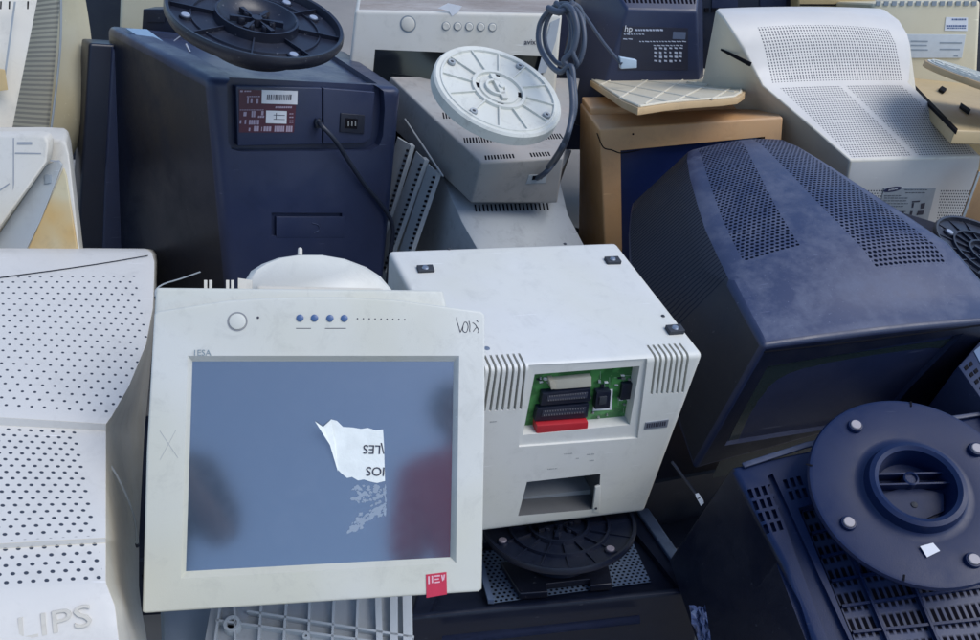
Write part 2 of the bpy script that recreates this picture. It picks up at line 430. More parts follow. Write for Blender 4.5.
blk([(421, 172), (482, 166), (478, 236), (414, 240)], YB - .0008, .0008, 'socket_outline', M['sticker'])
blk([(428, 178), (476, 173), (471, 230), (421, 234)], YB - .010, .010, 'power_socket', M['black'])
blk([(438, 194), (462, 191), (459, 216), (435, 219)], YB - .012, .003, 'socket_pin', M['rubber'])
blk([(515, 150), (548, 147), (540, 200), (508, 204)], YB - .007, .007, 'relay', M['black'])
for (x, y, r) in ((250, 206, 6), (222, 261, 6), (404, 192, 5), (413, 243, 6), (502, 268, 9), (534, 131, 5), (519, 215, 5), (460, 250, 4)):
    mb = MB(); fr2 = f.child((90, 0, 0), f.on(*P(x, y), y=YB)); rr_ = r / 3.37 * 1.02 / 800
    mb.lathe([(0, .003), (rr_ * .6, .003), (rr_, .0015), (rr_, 0)], 14)
    mb.build('solder_screw', M['metal'], board).matrix_basis = f.I @ fr2.M
for i in range(60):
    x = random.uniform(412, 560) if i % 3 else random.uniform(222, 262); y = random.uniform(118, 285)
    if 405 < x < 490 and 160 < y < 245: continue
    if x > 555 - (y - 118) * .15: continue
    if x < 300 and 150 < y: continue
    w = random.choice([5, 8, 12]); h = random.choice([3, 4, 8])
    blk([(x, y), (x + w, y - .6), (x + w, y + h), (x, y + h)], YB - .0022, .0022, 'chip', random.choice([M['black'], M['grey'], M['sticker'], M['metal']]), bev=.0002)
mb = MB()
for (x0, x1, y0, y1) in ((266, 392, 186, 176), (262, 388, 200, 190), (250, 386, 237, 227), (246, 384, 250, 240)):
    for i in range(16):
        u = (i + .5) / 16; x = x0 + (x1 - x0) * u; y = y0 + (y1 - y0) * u
        mb.prism([f.on(*P(*q_), y=YB - .0118) for q_ in ((x - 1.6, y + 3), (x + 1.6, y + 3), (x + 1.6, y + 7), (x - 1.6, y + 7))], (0, .0007, 0))
mb.build('connector_pins', M['metal'], board, smooth=0).matrix_basis = Matrix.Identity(4)
mb = MB()
for i in range(26):
    x = random.uniform(415, 545); y = random.uniform(105, 270)
    if 405 < x < 490 and 155 < y < 245: continue
    L_ = random.uniform(8, 30); v_ = random.random() < .5
    q_ = [(x, y), (x + (1.4 if v_ else L_), y), (x + (1.4 if v_ else L_), y + (L_ if v_ else 1.4)), (x, y + (L_ if v_ else 1.4))]
    mb.prism([f.on(*P(*a), y=YB - .0003) for a in q_], (0, .0002, 0))
mb.build('board_print', flat('board print', (.30, .42, .30), .5), board, smooth=0).matrix_basis = Matrix.Identity(4)
# lower bay: metal floor and tab, badge, scuffs
mb = MB(); mb.prism([f.on(*p, y=Y + .03) for p in [P(180, 530), P(452, 500), P(452, 580), P(170, 610)]], (0, .09, .0)); mb.build('bay_tray', flat('galvanised tray', (.30, .32, .33), .45), t)
mb = MB(); mb.prism([f.on(*P(x, y), y=Y - .001) for x, y in ((423, 498), (440, 490), (438, 584), (413, 580))], (0, .004, 0)); mb.bevel(.0008); mb.build('bay_latch', M['term_white'], t)
mb = MB(); mb.lathe([(0, .002), (.0018, .002), (.0018, 0)], 12); mb.build('screw', M['rubber'], t).matrix_basis = f.I @ f.child((90, 0, 0), f.on(*P(424, 566), y=Y - .001)).M
mb = MB(); mb.prism([f.on(*P(x, y), y=Y - .0012) for x, y in ((593, 279), (670, 269), (664, 294), (588, 302))], (0, .002, 0)); bd = mb.build('badge', flat('silver badge', (.32, .35, .40), .35, metal=.5), t)
mb = MB()
for i in range(9): mb.prism([f.on(*P(x, y), y=Y - .0016) for x, y in ((597 + i * 7.4, 283 - i * .9), (601 + i * 7.4, 282.5 - i * .9), (599 + i * 7.4, 296 - i * .9), (595 + i * 7.4, 296.5 - i * .9))], (0, .0004, 0))
mb.build('badge_print', M['ink'], bd).matrix_basis = Matrix.Identity(4)
mb = MB()
for k, (x0, x1, y) in enumerate(((68, 95, 275), (262, 300, 434), (318, 352, 383), (395, 420, 385), (358, 372, 398), (404, 420, 405))):
    n_ = int((x1 - x0) / 5)
    for i in range(n_):
        x = x0 + i * 5; w = random.uniform(1.5, 3.8); yy = y - (x - x0) * .09
        mb.prism([f.on(*P(a_, b_), y=Y - .0004) for a_, b_ in ((x, yy), (x + w, yy), (x + w, yy + 3), (x, yy + 3.5))], (0, .0005, 0))
mb.build('faint_print', flat('faint print', (.36, .37, .36), .6), t)

# ------------------------------------------------ flat panel monitor
f = Frame((-38.4, 3.7, 12.7), (-.174, .655, .805))
t = thing('flat_panel_monitor', 'ivory flat panel monitor propped upside down with a torn paper label on its blue screen', 'monitor', f)
def on0(x, y, v=0): return f.on(x, y, y=v)
out = [(142, 613), (146.5, 450), (154, 314), (158, 311), (225, 300.5), (262, 298), (300, 296.8), (345, 296.8), (400, 300), (447, 306.5), (481, 311), (485, 315), (485, 420), (482, 589), (479, 592), (300, 603.5), (146, 613.6)]
mb = MB(); mb.prism([on0(*p) for p in out], (0, .022, 0)); mb.bevel(.003, 50, 3)
bz = mb.build('bezel', M['lcd_white'], t)
# tapered opening
c = MB(); A = [on0(x, y, -.001) for x, y in ((187, 355), (460, 355), (457, 564), (180, 580))]; B = [on0(x, y, .008) for x, y in ((193, 362), (453, 362), (449.5, 556.5), (186.5, 570.5))]
C2 = [p + Vector((0, .03, 0)) for p in B]
fs = []
va, vb, vc = ([c.bm.verts.new(p) for p in q] for q in (A, B, C2))
c.bm.faces.new(va); c.bm.faces.new(vc[::-1])
for i in range(4):
    j = (i + 1) % 4; c.bm.faces.new((va[i], vb[i], vb[j], va[j])); c.bm.faces.new((vb[i], vc[i], vc[j], vb[j]))
cut(bz, [c])
# screen panel
m, nt, b = nodes('lcd panel glass')
tc = N(nt, 'ShaderNodeTexCoord'); n = N(nt, 'ShaderNodeTexNoise'); n.inputs['Scale'].default_value = 9; n.inputs['Detail'].default_value = 7; nt.links.new(tc.outputs['Object'], n.inputs['Vector'])
n2 = N(nt, 'ShaderNodeTexNoise'); n2.inputs['Scale'].default_value = 38; n2.inputs['Detail'].default_value = 8; n2.inputs['Distortion'].default_value = 1.5; nt.links.new(tc.outputs['Object'], n2.inputs['Vector'])
dm = N(nt, 'ShaderNodeMapRange'); dm.inputs['From Min'].default_value = .45; dm.inputs['From Max'].default_value = .8; nt.links.new(n2.outputs['Fac'], dm.inputs['Value'])
nt.links.new(mixc(nt, math_n(nt, 'MULTIPLY', dm.outputs[0], math_n(nt, 'MULTIPLY', n.outputs['Fac'], .10)), (.050, .074, .110), (.24, .27, .30)), b.inputs['Base Color'])
nt.links.new(math_n(nt, 'MULTIPLY_ADD', n2.outputs['Fac'], .04, .075), b.inputs['Roughness']); b.inputs['IOR'].default_value = 3.0
m_screen = m
mb = MB(); mb.prism([on0(x, y, .0072) for x, y in ((190, 359), (456, 359), (453, 560), (183, 574))], (0, .006, 0)); scr = mb.build('screen', m, t, smooth=0)
# torn paper
YS = .0072
mb = MB()
top = [(331, 419.5), (337, 421), (343, 427), (352, 427.5), (361, 429), (368, 428), (376, 430.5), (383, 429.5)]
bot = [(341, 473), (347, 478), (352, 477), (358, 480.5), (364, 479.5), (370, 481.5), (377, 483), (385, 481)]
pts = top + [(384, 445), (384.5, 465)] + bot[::-1] + [(338, 470), (333, 455), (329, 440), (325, 428)]
mb.prism([on0(x, y, YS - .0006) for x, y in pts], (0, .0005, 0))
mat_paper = flat('torn paper', (.80, .84, .80), .8, bump=.6)
# the lifted flap
fl = [on0(338, 472, YS - .001), on0(330, 445, YS - .006), on0(315, 421.5, YS - .016), on0(323, 427, YS - .010), on0(331, 420, YS - .007), on0(335, 440, YS - .001)]
mb.prism(fl, (0, .0004, 0))
pap = mb.build('torn_label', mat_paper, scr, smooth=0); pap.matrix_basis = Matrix.Identity(4)
mb = MB()
def res(x, y, r, el=1.0, an=0.):
    n5 = 9; ca, sa = math.cos(an), math.sin(an); q = []
    for k in range(n5):
        rr = r * random.uniform(.55, 1.3); a = k * 2 * math.pi / n5; u, v_ = rr * el * math.cos(a), rr * math.sin(a); q.append(on0(x + u * ca - v_ * sa, y + u * sa + v_ * ca, YS - .0002 - random.random() * .0001))
    mb.prism(q, (0, .0001, 0))
for i in range(60): x = random.uniform(352, 384); res(x, random.uniform(484, 500) + (384 - x) * .1, random.uniform(.5, 2.2), 1.4, random.uniform(-.5, .5))
for i in range(75):
    k = random.random(); res(384 - 34 * k + random.gauss(0, 2.5), 505 + 26 * k + random.gauss(0, 2.6), random.uniform(.5, 2.0), 1.8, -.6)
for i in range(12): res(385 + random.gauss(0, .5), random.uniform(484, 515), random.uniform(.5, 1.2), 3, 1.5)
mb.build('paper_residue', flat('glue residue', (.27, .33, .40), .6), scr, smooth=0).matrix_basis = Matrix.Identity(4)
px = .86 / 800
def lay(par, x, y, yy, rot, body, size, mat, dx=(1, 0), name='lettering'):
    p = on0(x, y, yy); p2 = on0(x + 10 * dx[0], y + 10 * dx[1], yy)
    return text_obj(body, size, mat, par, on_face(f, p, p2 - p, (0, -1, 0), rot), name)
lay(pap, 372, 449, YS - .0008, math.pi, 'LES', 13.5 * px, M['ink'], (1, .03))
lay(pap, 375.5, 471, YS - .0008, math.pi, 'IOS', 13.5 * px, M['ink'], (1, .03))
mb = MB(); mb.prism([on0(x, y, YS - .0009) for x, y in ((380.5, 443), (382, 443), (384.3, 454), (383.2, 454))], (0, .0003, 0)); mb.build('letter_stroke', M['ink'], pap, smooth=0).matrix_basis = Matrix.Identity(4)
# controls
def ring(par, x, y, yy, r0, r1, h, mat, name, n=32):
    mb = MB(); mb.lathe([(r0, 0), (r0, h), (r1, h), (r1, 0)], n); o = mb.build(name, mat, par); o.matrix_basis = f.I @ f.child((90, 0, 0), on0(x, y, yy)).M; return o
def knob(fr, par, p, r, h, mat, name, rot=(90, 0, 0), n=24, dome=.3):
    mb = MB(); mb.lathe([(0, h), (r * .75, h * (1 - dome * .3)), (r * .95, h * (1 - dome)), (r, 0)], n); o = mb.build(name, mat, par); o.matrix_basis = fr.I @ fr.child(rot, p).M; return o
pb = knob(f, bz, on0(237.5, 321.5, 0), .0092, .0022, M['lcd_white'], 'power_button', n=36)
ring(bz, 237.5, 321.5, 0, .0095, .0108, .0006, flat('seam grey', (.25, .26, .27), .6), 'button_seam')
knob(f, bz, on0(258, 317.5, 0), .0014, .0008, M['ink'], 'indicator_light')
for x, y in ((300, 318), (314.5, 318), (330, 318.3), (344.3, 318.3)): knob(f, bz, on0(x, y, 0), .0042, .0018, M['blue_btn'], 'menu_button')
mb = MB()
for i in range(9):
    p = on0(357.5 + i * 5.9, 318.6 + i * .12, 0); r = .0009
    mb.prism([p + Vector((r * math.cos(k), -.0003, r * math.sin(k))) for k in [j * math.pi / 4 for j in range(8)]], (0, .0004, 0))
for x0, x1, y in ((296, 311, 328), (325, 346, 328)): mb.prism([on0(*p, -.0002) for p in ((x0, y), (x1, y), (x1, y + .7), (x0, y + .7))], (0, .0003, 0))
mb.build('control_marks', M['ink'], bz, smooth=0)
lay(bz, 202, 353, 0, 0, '1ESA', 8.5 * px, flat('worn print', (.24, .30, .33), .6))
# handwriting in pen near the corner
mb = MB()
def S(x, y): return on0(445 + x / 19.6, 310 + y / 19.6, -.0003)
for st in ([(235, 135), (230, 200), (262, 300), (290, 400), (300, 440)], [(300, 440), (330, 380), (360, 300), (385, 240), (430, 250), (455, 330), (430, 420), (395, 440), (350, 400), (360, 290)],
           [(470, 215), (490, 300), (485, 400), (492, 430)], [(540, 250), (580, 270), (620, 330), (590, 370), (555, 420)], [(620, 200), (650, 240)], [(625, 330), (660, 400), (640, 450)]):
    mb.tube([S(*p) for p in st], .00042, 5, 0, 4)
mb.build('pen_scribble', M['ink'], bz)
mb = MB(); mb.prism([on0(x, y, -.0008) for x, y in ((426, 574.8), (446.5, 572.2), (447, 594.5), (426.5, 598))], (0, .0012, 0)); lg = mb.build('logo_badge', flat('red badge', (.55, .03, .07), .4), bz, smooth=0)
mb = MB()
for q in ([(428, 576.5), (429.6, 576.3), (429.8, 584), (428.2, 584.2)], [(431.5, 576), (433, 575.8), (433.2, 583), (431.7, 583.2)], [(434.5, 575.6), (440, 575), (440, 576.5), (434.6, 577)], [(434.6, 579), (439, 578.4), (439, 579.6), (434.7, 580.2)],
          [(441, 575.2), (442.4, 575), (443.6, 580), (442.4, 581.5)], [(443.6, 574.8), (445.2, 574.6), (444.2, 580), (443, 580)], [(434.8, 582), (440, 581.3), (440, 582.6), (434.9, 583.3)]):
    mb.prism([on0(x, y, -.0011) for x, y in q], (0, .0003, 0))
mb.build('logo_lettering', flat('pink white print', (.75, .45, .5), .5), lg, smooth=0).matrix_basis = Matrix.Identity(4)
# scuffed cross on the left frame
mb = MB()
for st in ([(160, 431), (178, 458)], [(176, 430), (160, 460)]): mb.tube([on0(*p, -.0001) for p in st], .0003, 4, 0, 1)
mb.build('scratch', flat('scratch grey', (.4, .42, .42), .7), bz)
# rear shell and the foot that now stands uppermost
mb = MB(); q = [(158, 289), (441, 291.5), (470, 420), (466, 565), (158, 585), (152, 420)]
mb.prism([on0(x, y, .036) for x, y in q], (0, -.016, 0)); mb.prism([on0(x, y, .036) + Vector((0, 0, -.012)) * (1 if k < 2 else 0) for k, (x, y) in enumerate([(180, 300), (420, 302), (450, 420), (440, 545), (180, 560), (172, 420)])], (0, .02, 0)); mb.bevel(.004, 35, 3)
mb.build('rear_shell', M['lcd_white'], t)
mb = MB()
arc = [(241, 300), (243, 284), (251, 271), (262, 264), (278, 258), (298, 255), (322, 255), (345, 259), (366, 267), (380, 276), (391, 289), (394, 300)]
a1 = [on0(x, y, .085) for x, y in arc]; cx_ = sum(a1, Vector()) / len(a1)
a0 = [p.lerp(cx_, .10) + Vector((0, -.012, .0)) for p in a1]; a2 = [p + Vector((0, .03, .002)) for p in a1]; a3 = [p.lerp(cx_, .12) + Vector((0, .045, 0)) for p in a1]
rs = [[mb.bm.verts.new(p) for p in q] for q in (a0, a1, a2, a3)]
for A_, B_ in zip(rs, rs[1:]):
    for i in range(len(arc)):
        j = (i + 1) % len(arc); mb.bm.faces.new((A_[i], A_[j], B_[j], B_[i]))
mb.bm.faces.new(rs[0][::-1]); mb.bm.faces.new(rs[-1]); bmesh.ops.recalc_face_normals(mb.bm, faces=mb.bm.faces[:])
ft = mb.build('stand_foot', M['term_white'], t, smooth=60)
mb = MB()
mb.tube([on0(x, y, .083) for x, y in ((256, 300), (262, 280), (272, 272), (292, 268), (330, 269), (362, 277), (378, 290))], .0012, 6)
mb.build('foot_rim', M['white'], ft).matrix_basis = Matrix.Identity(4)
knob(f, ft, on0(300, 255, .1), .003, .01, M['white'], 'foot_stud', rot=(0, 0, 0))
mb = MB()
for x in (204, 209, 226, 231): mb.prism([on0(*p, .03) for p in ((x, 280), (x + 3, 280), (x + 3, 291), (x, 291))], (0, .003, 0))
mb.prism([on0(*p, .034) for p in ((238, 278), (252, 280), (252, 291), (238, 291))], (0, .006, 0))
mb.build('hinge_lug', M['white'], t)
mb = MB(); mb.prism([on0(*p, .06) for p in ((255, 285), (385, 288), (380, 330), (260, 330))], (0, .04, 0)); mb.bevel(.006); mb.build('stand_neck', M['white'], t)

# ------------------------------------------------ swivel foot builder (seen from underneath)
def swivel(fr, root, r, mat, kind, padang, padr=.74, padmat=None, name='swivel_foot', neck=.05, neckr=.05):
    padmat = padmat or M['pad']
    mb = MB()
    if kind == 'open':      # dark dished underside with ribs and rings
        mb.lathe([(0, -.016), (r * .28, -.015), (r * .40, -.006), (r * .44, .002), (r * .465, .002), (r * .475, -.012), (r * .70, -.013), (r * .71, -.010), (r * .725, -.010), (r * .735, -.013), (r * .93, -.012), (r * .95, 0), (r * .985, .001), (r, -.003), (r * 1.0, -.010), (r * .96, -.019), (r * .6, -.030), (neckr, -.034), (neckr * .9, -.034 - neck), (0, -.034 - neck)], 96)
    elif kind == 'flat':    # smooth dish with one tall collar
        mb.lathe([(0, -.020), (r * .32, -.020), (r * .34, -.014), (r * .36, .012), (r * .40, .015), (r * .445, .013), (r * .47, -.001), (r * .50, -.0035), (r * .56, -.003), (r * .95, .000), (r * .985, -.001), (r, -.005), (r * .985, -.012), (r * .7, -.022), (neckr, -.03), (neckr, -.03 - neck), (0, -.03 - neck)], 96)
    elif kind == 'ribbed':  # pale plate with recessed ring and radial ribs
        mb.lathe([(0, -.003), (r * .30, -.003), (r * .31, -.006), (r * .36, -.006), (r * .37, -.001), (r * .42, -.001), (r * .43, -.006), (r * .86, -.005), (r * .87, -.001), (r * .90, -.001), (r * .91, -.003), (r * .97, -.002), (r, -.006), (r, -.024), (r * .95, -.028), (r * .5, -.034), (neckr, -.036), (neckr, -.036 - neck), (0, -.036 - neck)], 96)
    elif kind == 'low':
        mb.lathe([(0, -.01), (r * .36, -.010), (r * .37, -.003), (r * .40, -.003), (r * .41, -.010), (r * .62, -.010), (r * .63, -.004), (r * .66, -.004), (r * .67, -.009), (r * .94, -.007), (r * .95, .000), (r * .985, .001), (r, -.004), (r * .985, -.010), (r * .7, -.022), (neckr, -.03), (neckr * .9, -.03 - neck), (0, -.03 - neck)], 96)
    o = mb.build(name, mat, root, mat=fr.M)
    # ribs
    nb = {'open': 8, 'flat': 0, 'ribbed': 12, 'low': 16}[kind]
    if nb:
        for k in range(nb):
            mb = MB()
            a = 2 * math.pi * (k + .3) / nb; ca, sa = math.cos(a), math.sin(a); w = .0011
            r0, r1 = (r * .43, r * .87) if kind == 'ribbed' else ((r * .46 if kind == 'open' else r * .40), r * .94)
            z0, z1 = (-.008, -.0015) if kind == 'ribbed' else (-.015, -.006)
            mb.prism([(ca * r0 - sa * w, sa * r0 + ca * w, z0), (ca * r1 - sa * w, sa * r1 + ca * w, z0), (ca * r1 + sa * w, sa * r1 - ca * w, z0), (ca * r0 + sa * w, sa * r0 - ca * w, z0)], (0, 0, z1 - z0))
            mb.build('rib', mat, o)
    if kind == 'flat':
        mb = MB()
        mb.lathe([(.0, .001), (.006, .001), (.007, .004), (.009, .003), (.009, -.018), (0, -.018)], 24, 0, (0, r * .10, -.004))
        for yy in (r * .045, r * .155): mb.box((-r * .35, yy - .0011, -.019), (r * .35, yy + .0011, -.001))
        mb.prism([(-r * .31, -r * .02, -.0195), (-r * .26, -r * .2, -.0195), (0, -r * .3, -.0195), (r * .26, -r * .2, -.0195), (r * .31, -r * .02, -.0195), (r * .1, .0 + r * .04, -.0195), (-r * .1, r * .04, -.0195)], (0, 0, .004))
        mb.build('hub', mat, o)
        knob(fr, o, Vector((0, -r * .13, -.0098)), .004, .0015, M['rubber'], 'screw', rot=(0, 0, 0)).matrix_basis = Matrix.Translation((0, -r * .13, -.0155))
    if kind in ('open', 'low'):
        mb = MB()
        for k in range(6):
            a = k * math.pi / 3 + .4; mb.lathe([(0, -.005), (.005, -.005), (.006, -.007), (.006, -.016), (0, -.016)], 16, 0, (math.cos(a) * r * .17, math.sin(a) * r * .17, 0))
            mb.prism([(math.cos(a + .1) * r * .05, math.sin(a + .1) * r * .05, -.012), (math.cos(a + .1) * r * .3, math.sin(a + .1) * r * .3, -.012), (math.cos(a - .1) * r * .3, math.sin(a - .1) * r * .3, -.012), (math.cos(a - .1) * r * .05, math.sin(a - .1) * r * .05, -.012)], (0, 0, .008))
        mb.lathe([(.0, -.002), (.008, -.002), (.009, -.012), (0, -.013)], 20)
        mb.build('hub', mat, o)
    if kind == 'ribbed':
        mb = MB()
        mb.lathe([(r * .13, -.004), (r * .13, .003), (r * .17, .003), (r * .17, -.004)], 32, 0, (-.006, -.004, 0))
        mb.prism([(-r * .20, r * .22, -.004), (-r * .12, r * .26, -.004), (r * .16, -r * .2, -.004), (r * .08, -r * .25, -.004)], (0, 0, .007))
        mb.lathe([(0, .006), (r * .04, .006), (r * .05, 0), (0, 0)], 20, 0, (.002, 0, 0))
        mb.bevel(.0006, 40, 1)
        mb.build('hub', mat, o)
        mb = MB()
        for k in range(4):
            a = k * math.pi / 2 + .25
            for da in (-.12, -.04, .04, .12):
                ca, sa = math.cos(a + da), math.sin(a + da); w = .0012
                mb.prism([(ca * r * .31 - sa * w, sa * r * .31 + ca * w, -.0058), (ca * r * .36 - sa * w, sa * r * .36 + ca * w, -.0058), (ca * r * .36 + sa * w, sa * r * .36 - ca * w, -.0058), (ca * r * .31 + sa * w, sa * r * .31 - ca * w, -.0058)], (0, 0, .0012))
        mb.build('ring_slots', M['dark'], o)
    z0 = {'open': -.013, 'flat': 0, 'ribbed': -.004, 'low': -.008}[kind]
    for a in padang:
        a = R(a); p = Vector((math.cos(a) * r * padr, math.sin(a) * r * padr, z0))
        mb = MB(); mb.lathe([(0, .0062), (.0056, .0062), (.0064, .0054), (.0068, 0), (0, 0)] if kind != 'ribbed' else [(.003, .0035), (.0062, .004), (.0068, .002), (.0068, 0)], 24)
        pd = mb.build('foot_pad', padmat, o); pd.matrix_basis = Matrix.Translation(p)
        mb = MB(); mb.lathe([(.0069, 0), (.0069, .0042), (.0085, .004), (.0095, 0)] if kind != 'ribbed' else [(0, .003), (.003, .003), (.0031, 0), (0, 0)], 24)
        mb.build('pad_socket', mat if kind != 'ribbed' else M['rubber'], o).matrix_basis = Matrix.Translation(p)
    return o
def padangles(fr, pts, z=0):
    out = []
    for x, y in pts:
        p = fr.on(x, y, z=z); out.append(math.degrees(math.atan2(p.y, p.x))); 
    return out

# ------------------------------------------------ navy crt monitor, rear towards us
f = Frame((-7.4, 7.5, 36.5), (-.555, 1.557, .604))
t = thing('crt_monitor', 'large navy tube monitor upside down with a dark red rating label on its rear', 'monitor', f, 'discarded tube monitors')
Y = -.343
s0 = [f.on(209, 79, y=Y), f.on(402, 88, y=Y), f.on(382, 300, y=Y), f.on(232, 312, y=Y)]
s1 = [f.on(113, 28, y=.05), f.on(348, 52, y=.05), f.on(335, 290, y=.05), f.on(122, 300, y=.05)]
sm = [a.lerp(b, .45) for a, b in zip(s0, s1)]
sm[0] += Vector((-.004, 0, .004)); sm[3] += Vector((-.012, 0, 0))
s1b = [p + Vector((0, .05, 0)) for p in s1]
mb = MB().loftbox([s0, sm, s1, s1b], nu=6, nz=6, front_bulge=.004, mats={'l': 1}).bevel(.016, 45, 5)  # left side takes the black material, its shade put into the colour
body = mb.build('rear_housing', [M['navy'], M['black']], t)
c = MB(); c.prism([f.on(*p, y=Y - .02) for p in ((231, 86), (238, 80), (381, 86), (389, 93), (390, 110), (388, 138), (384, 148), (375, 153), (244, 154), (236, 152), (232, 145))], (0, .038, 0))
c2 = MB(); c2.prism([f.on(*p, y=Y - .02) for p in rectq(275, 215.5, 346, 239)], (0, .024, 0))
c3 = MB(); q = [s0[0].lerp(s0[1], .14), s0[0].lerp(s0[1], .9), s1[1].lerp(s1[0], .12), s1[0].lerp(s1[1], .10)]
c3.prism([a + Vector((0, (.03 if k < 2 else 0), -.009)) for k, a in enumerate(q)], (0, 0, .08))
cut(body, [c, c2, c3])
mb = MB(); mb.prism([f.on(*p, y=Y + .004) for p in ((236, 86), (322, 88), (322, 144), (238, 146))], (0, .012, 0)); mb.prism([f.on(*p, y=Y + .0035) for p in ((323.5, 88), (375, 92), (371, 139), (364, 143), (323.5, 144))], (0, .012, 0)); mb.bevel(.0015)
mb.build('connector_panel', M['navy'], t)
mb = MB(); mb.prism([f.on(*p, y=Y - .0038) for p in rectq(276.4, 216.9, 344.6, 237.6)], (0, .006, 0)); mb.bevel(.0006); cvp = mb.build('cover_plate', M['navy'], t)
mb = MB(); mb.tube([f.on(*p, y=Y - .0042) for p in ((312, 223), (318, 225), (319, 230), (314, 233))], .0009, 6); mb.build('latch_mark', M['navy_top'], cvp)
LBx, LBy = 225, 80
def LP(x, y): return (LBx + x / 10.67, LBy + y / 10.67)
mb = MB(); mb.prism([f.on(*LP(x, y), y=Y + .0032) for x, y in ((150, 100), (770, 125), (735, 560), (150, 560))], (0, .001, 0))
lab = mb.build('rating_label', flat('dark red label', (.075, .012, .03), .4), t, smooth=0)
def lq(mb, x0, y0, x1, y1, d=.0006): mb.prism([f.on(*LP(x, y), y=Y + .0032 - d) for x, y in ((x0, y0), (x1, y0 + (x1 - x0) * .03), (x1 - 4, y1 + (x1 - x0) * .03), (x0 - 4, y1))], (0, d * .6, 0))
mb = MB(); lq(mb, 395, 105, 775, 250); lq(mb, 440, 325, 660, 460); st = mb.build('barcode_sticker', M['sticker'], lab, smooth=0); st.matrix_basis = Matrix.Identity(4)
mb = MB()
x = 450
while x < 715:
    w = random.uniform(4, 13); lq(mb, x, 155, x + w, 215, .0009); x += w + random.uniform(5, 12)
mb.build('barcode', M['ink'], st, smooth=0).matrix_basis = Matrix.Identity(4)
mb = MB()
for y in (370, 415): lq(mb, 520, y, 640, y + 6, .0009)
lq(mb, 545, 350, 552, 420, .0009)
mb.build('sticker_marks', M['ink'], st, smooth=0).matrix_basis = Matrix.Identity(4)
mb = MB()
for (x0, y0, x1, y1) in ((165, 110, 200, 128), (210, 112, 285, 126), (235, 170, 380, 180), (240, 182, 258, 250), (275, 195, 300, 245), (335, 195, 365, 250), (160, 315, 420, 322), (200, 340, 240, 385), (285, 330, 330, 395), (355, 380, 425, 402), (390, 330, 420, 375),
                         (160, 428, 180, 465), (212, 425, 232, 470), (258, 425, 370, 475), (310, 490, 370, 545), (390, 500, 400, 545), (415, 495, 500, 545), (255, 510, 275, 545), (530, 490, 640, 550), (655, 490, 725, 552), (690, 355, 735, 365), (690, 390, 735, 402), (690, 430, 735, 436), (690, 450, 735, 456), (540, 280, 720, 300)):
    n_ = max(1, int((x1 - x0) / 22))
    for i in range(n_):
        w = (x1 - x0) / n_; lq(mb, x0 + i * w, y0, x0 + (i + .78) * w, y1, .0005)
mb.build('label_print', flat('pink grey print', (.42, .34, .42), .6), lab, smooth=0).matrix_basis = Matrix.Identity(4)
# power inlet
mb = MB(); mb.prism([f.on(*p, y=Y + .0005) for p in ((341, 113), (365, 115), (364, 134), (340, 132))], (0, .004, 0)); mb.bevel(.001); so = mb.build('power_socket', M['black'], t)
mb = MB(); mb.prism([f.on(*p, y=Y - .0005) for p in ((346, 118), (358, 119), (357, 129), (345, 128))], (0, .002, 0)); mb.build('socket_core', M['dark'], so)
mb = MB()
for x in (348.5, 352, 355.5): mb.prism([f.on(*p, y=Y - .002) for p in rectq(x - .6, 121, x + .6, 126)], (0, .002, 0))
mb.build('pin', M['metal'], so)
mb = MB(); pts = [(318, 122, 0, .0), (322, 126, -.02, 0), (335, 140, -.028, 0), (350, 163, -.02, 0), (365, 185, -.014, 0), (380, 203, -.012, 0), (390, 218, -.012, 0), (393, 232, -.010, 0), (391, 250, -.006, 0), (389, 268, 0, 0), (386, 300, 0, 0)]
mb.tube([f.on(x, y, y=Y + d) for x, y, d, _ in pts], .0042, 10); mb.lathe([(.0046, -.01), (.007, 0), (.0046, .006)], 16, 0, f.on(318, 122, y=Y))
mb.build('signal_cable', M['cable_black'], t)
# front shell behind
mb = MB()
fs_ = [f.on(89, 43, y=.05), f.on(340, 58, y=.05), f.on(330, 330, y=.05), f.on(72, 330, y=.05)]
sb_ = [p + Vector((0, .07, 0)) for p in fs_]
mb.loftbox([fs_, sb_], nu=2, nz=2).bevel(.006, 40, 3); fb = mb.build('front_bezel', M['black'], t)
# shoulder between bezel and rear housing
mb = MB(); mb.prism([f.on(*p, y=.045) for p in ((112, 46), (150, 84), (158, 200), (158, 330), (100, 330), (105, 180))], (0, .02, 0)); mb.bevel(.005); mb.build('bezel_shoulder', M['navy'], t)
fd = Frame((6.5, 12.8, 0), (-.386, 1.227, 1.132))
swivel(fd, t, .13, M['charcoal'], 'open', padangles(fd, [(191.6, 9.6), (289, 44), (318.5, 12)]) + [80], .78, flat('pad grey', (.28, .33, .42), .5), neck=.02, neckr=.075)
Zt = f.on(150, 36, y=0).z
mb = MB(); mb.prism([f.on(x, y, y=.02 if y < 33 else -.03) for x, y in ((126, 30), (147, 31), (166, 45), (148, 44))], (0, 0, .0035)); mb.build('spec_sticker', flat('pale blue sticker', (.22, .33, .45), .4), t, smooth=0)
mb = MB(); mb.tube([f.on(186, 44, y=-.10), f.on(188, 48, y=-.105), f.on(190, 52, y=-.11)], .0022, 8, 0, 3); mb.tube([f.on(174, 41, y=-.06), f.on(186, 32, y=-.06)], .0012, 6, 0, 1); mb.build('clip', M['metal'], t)
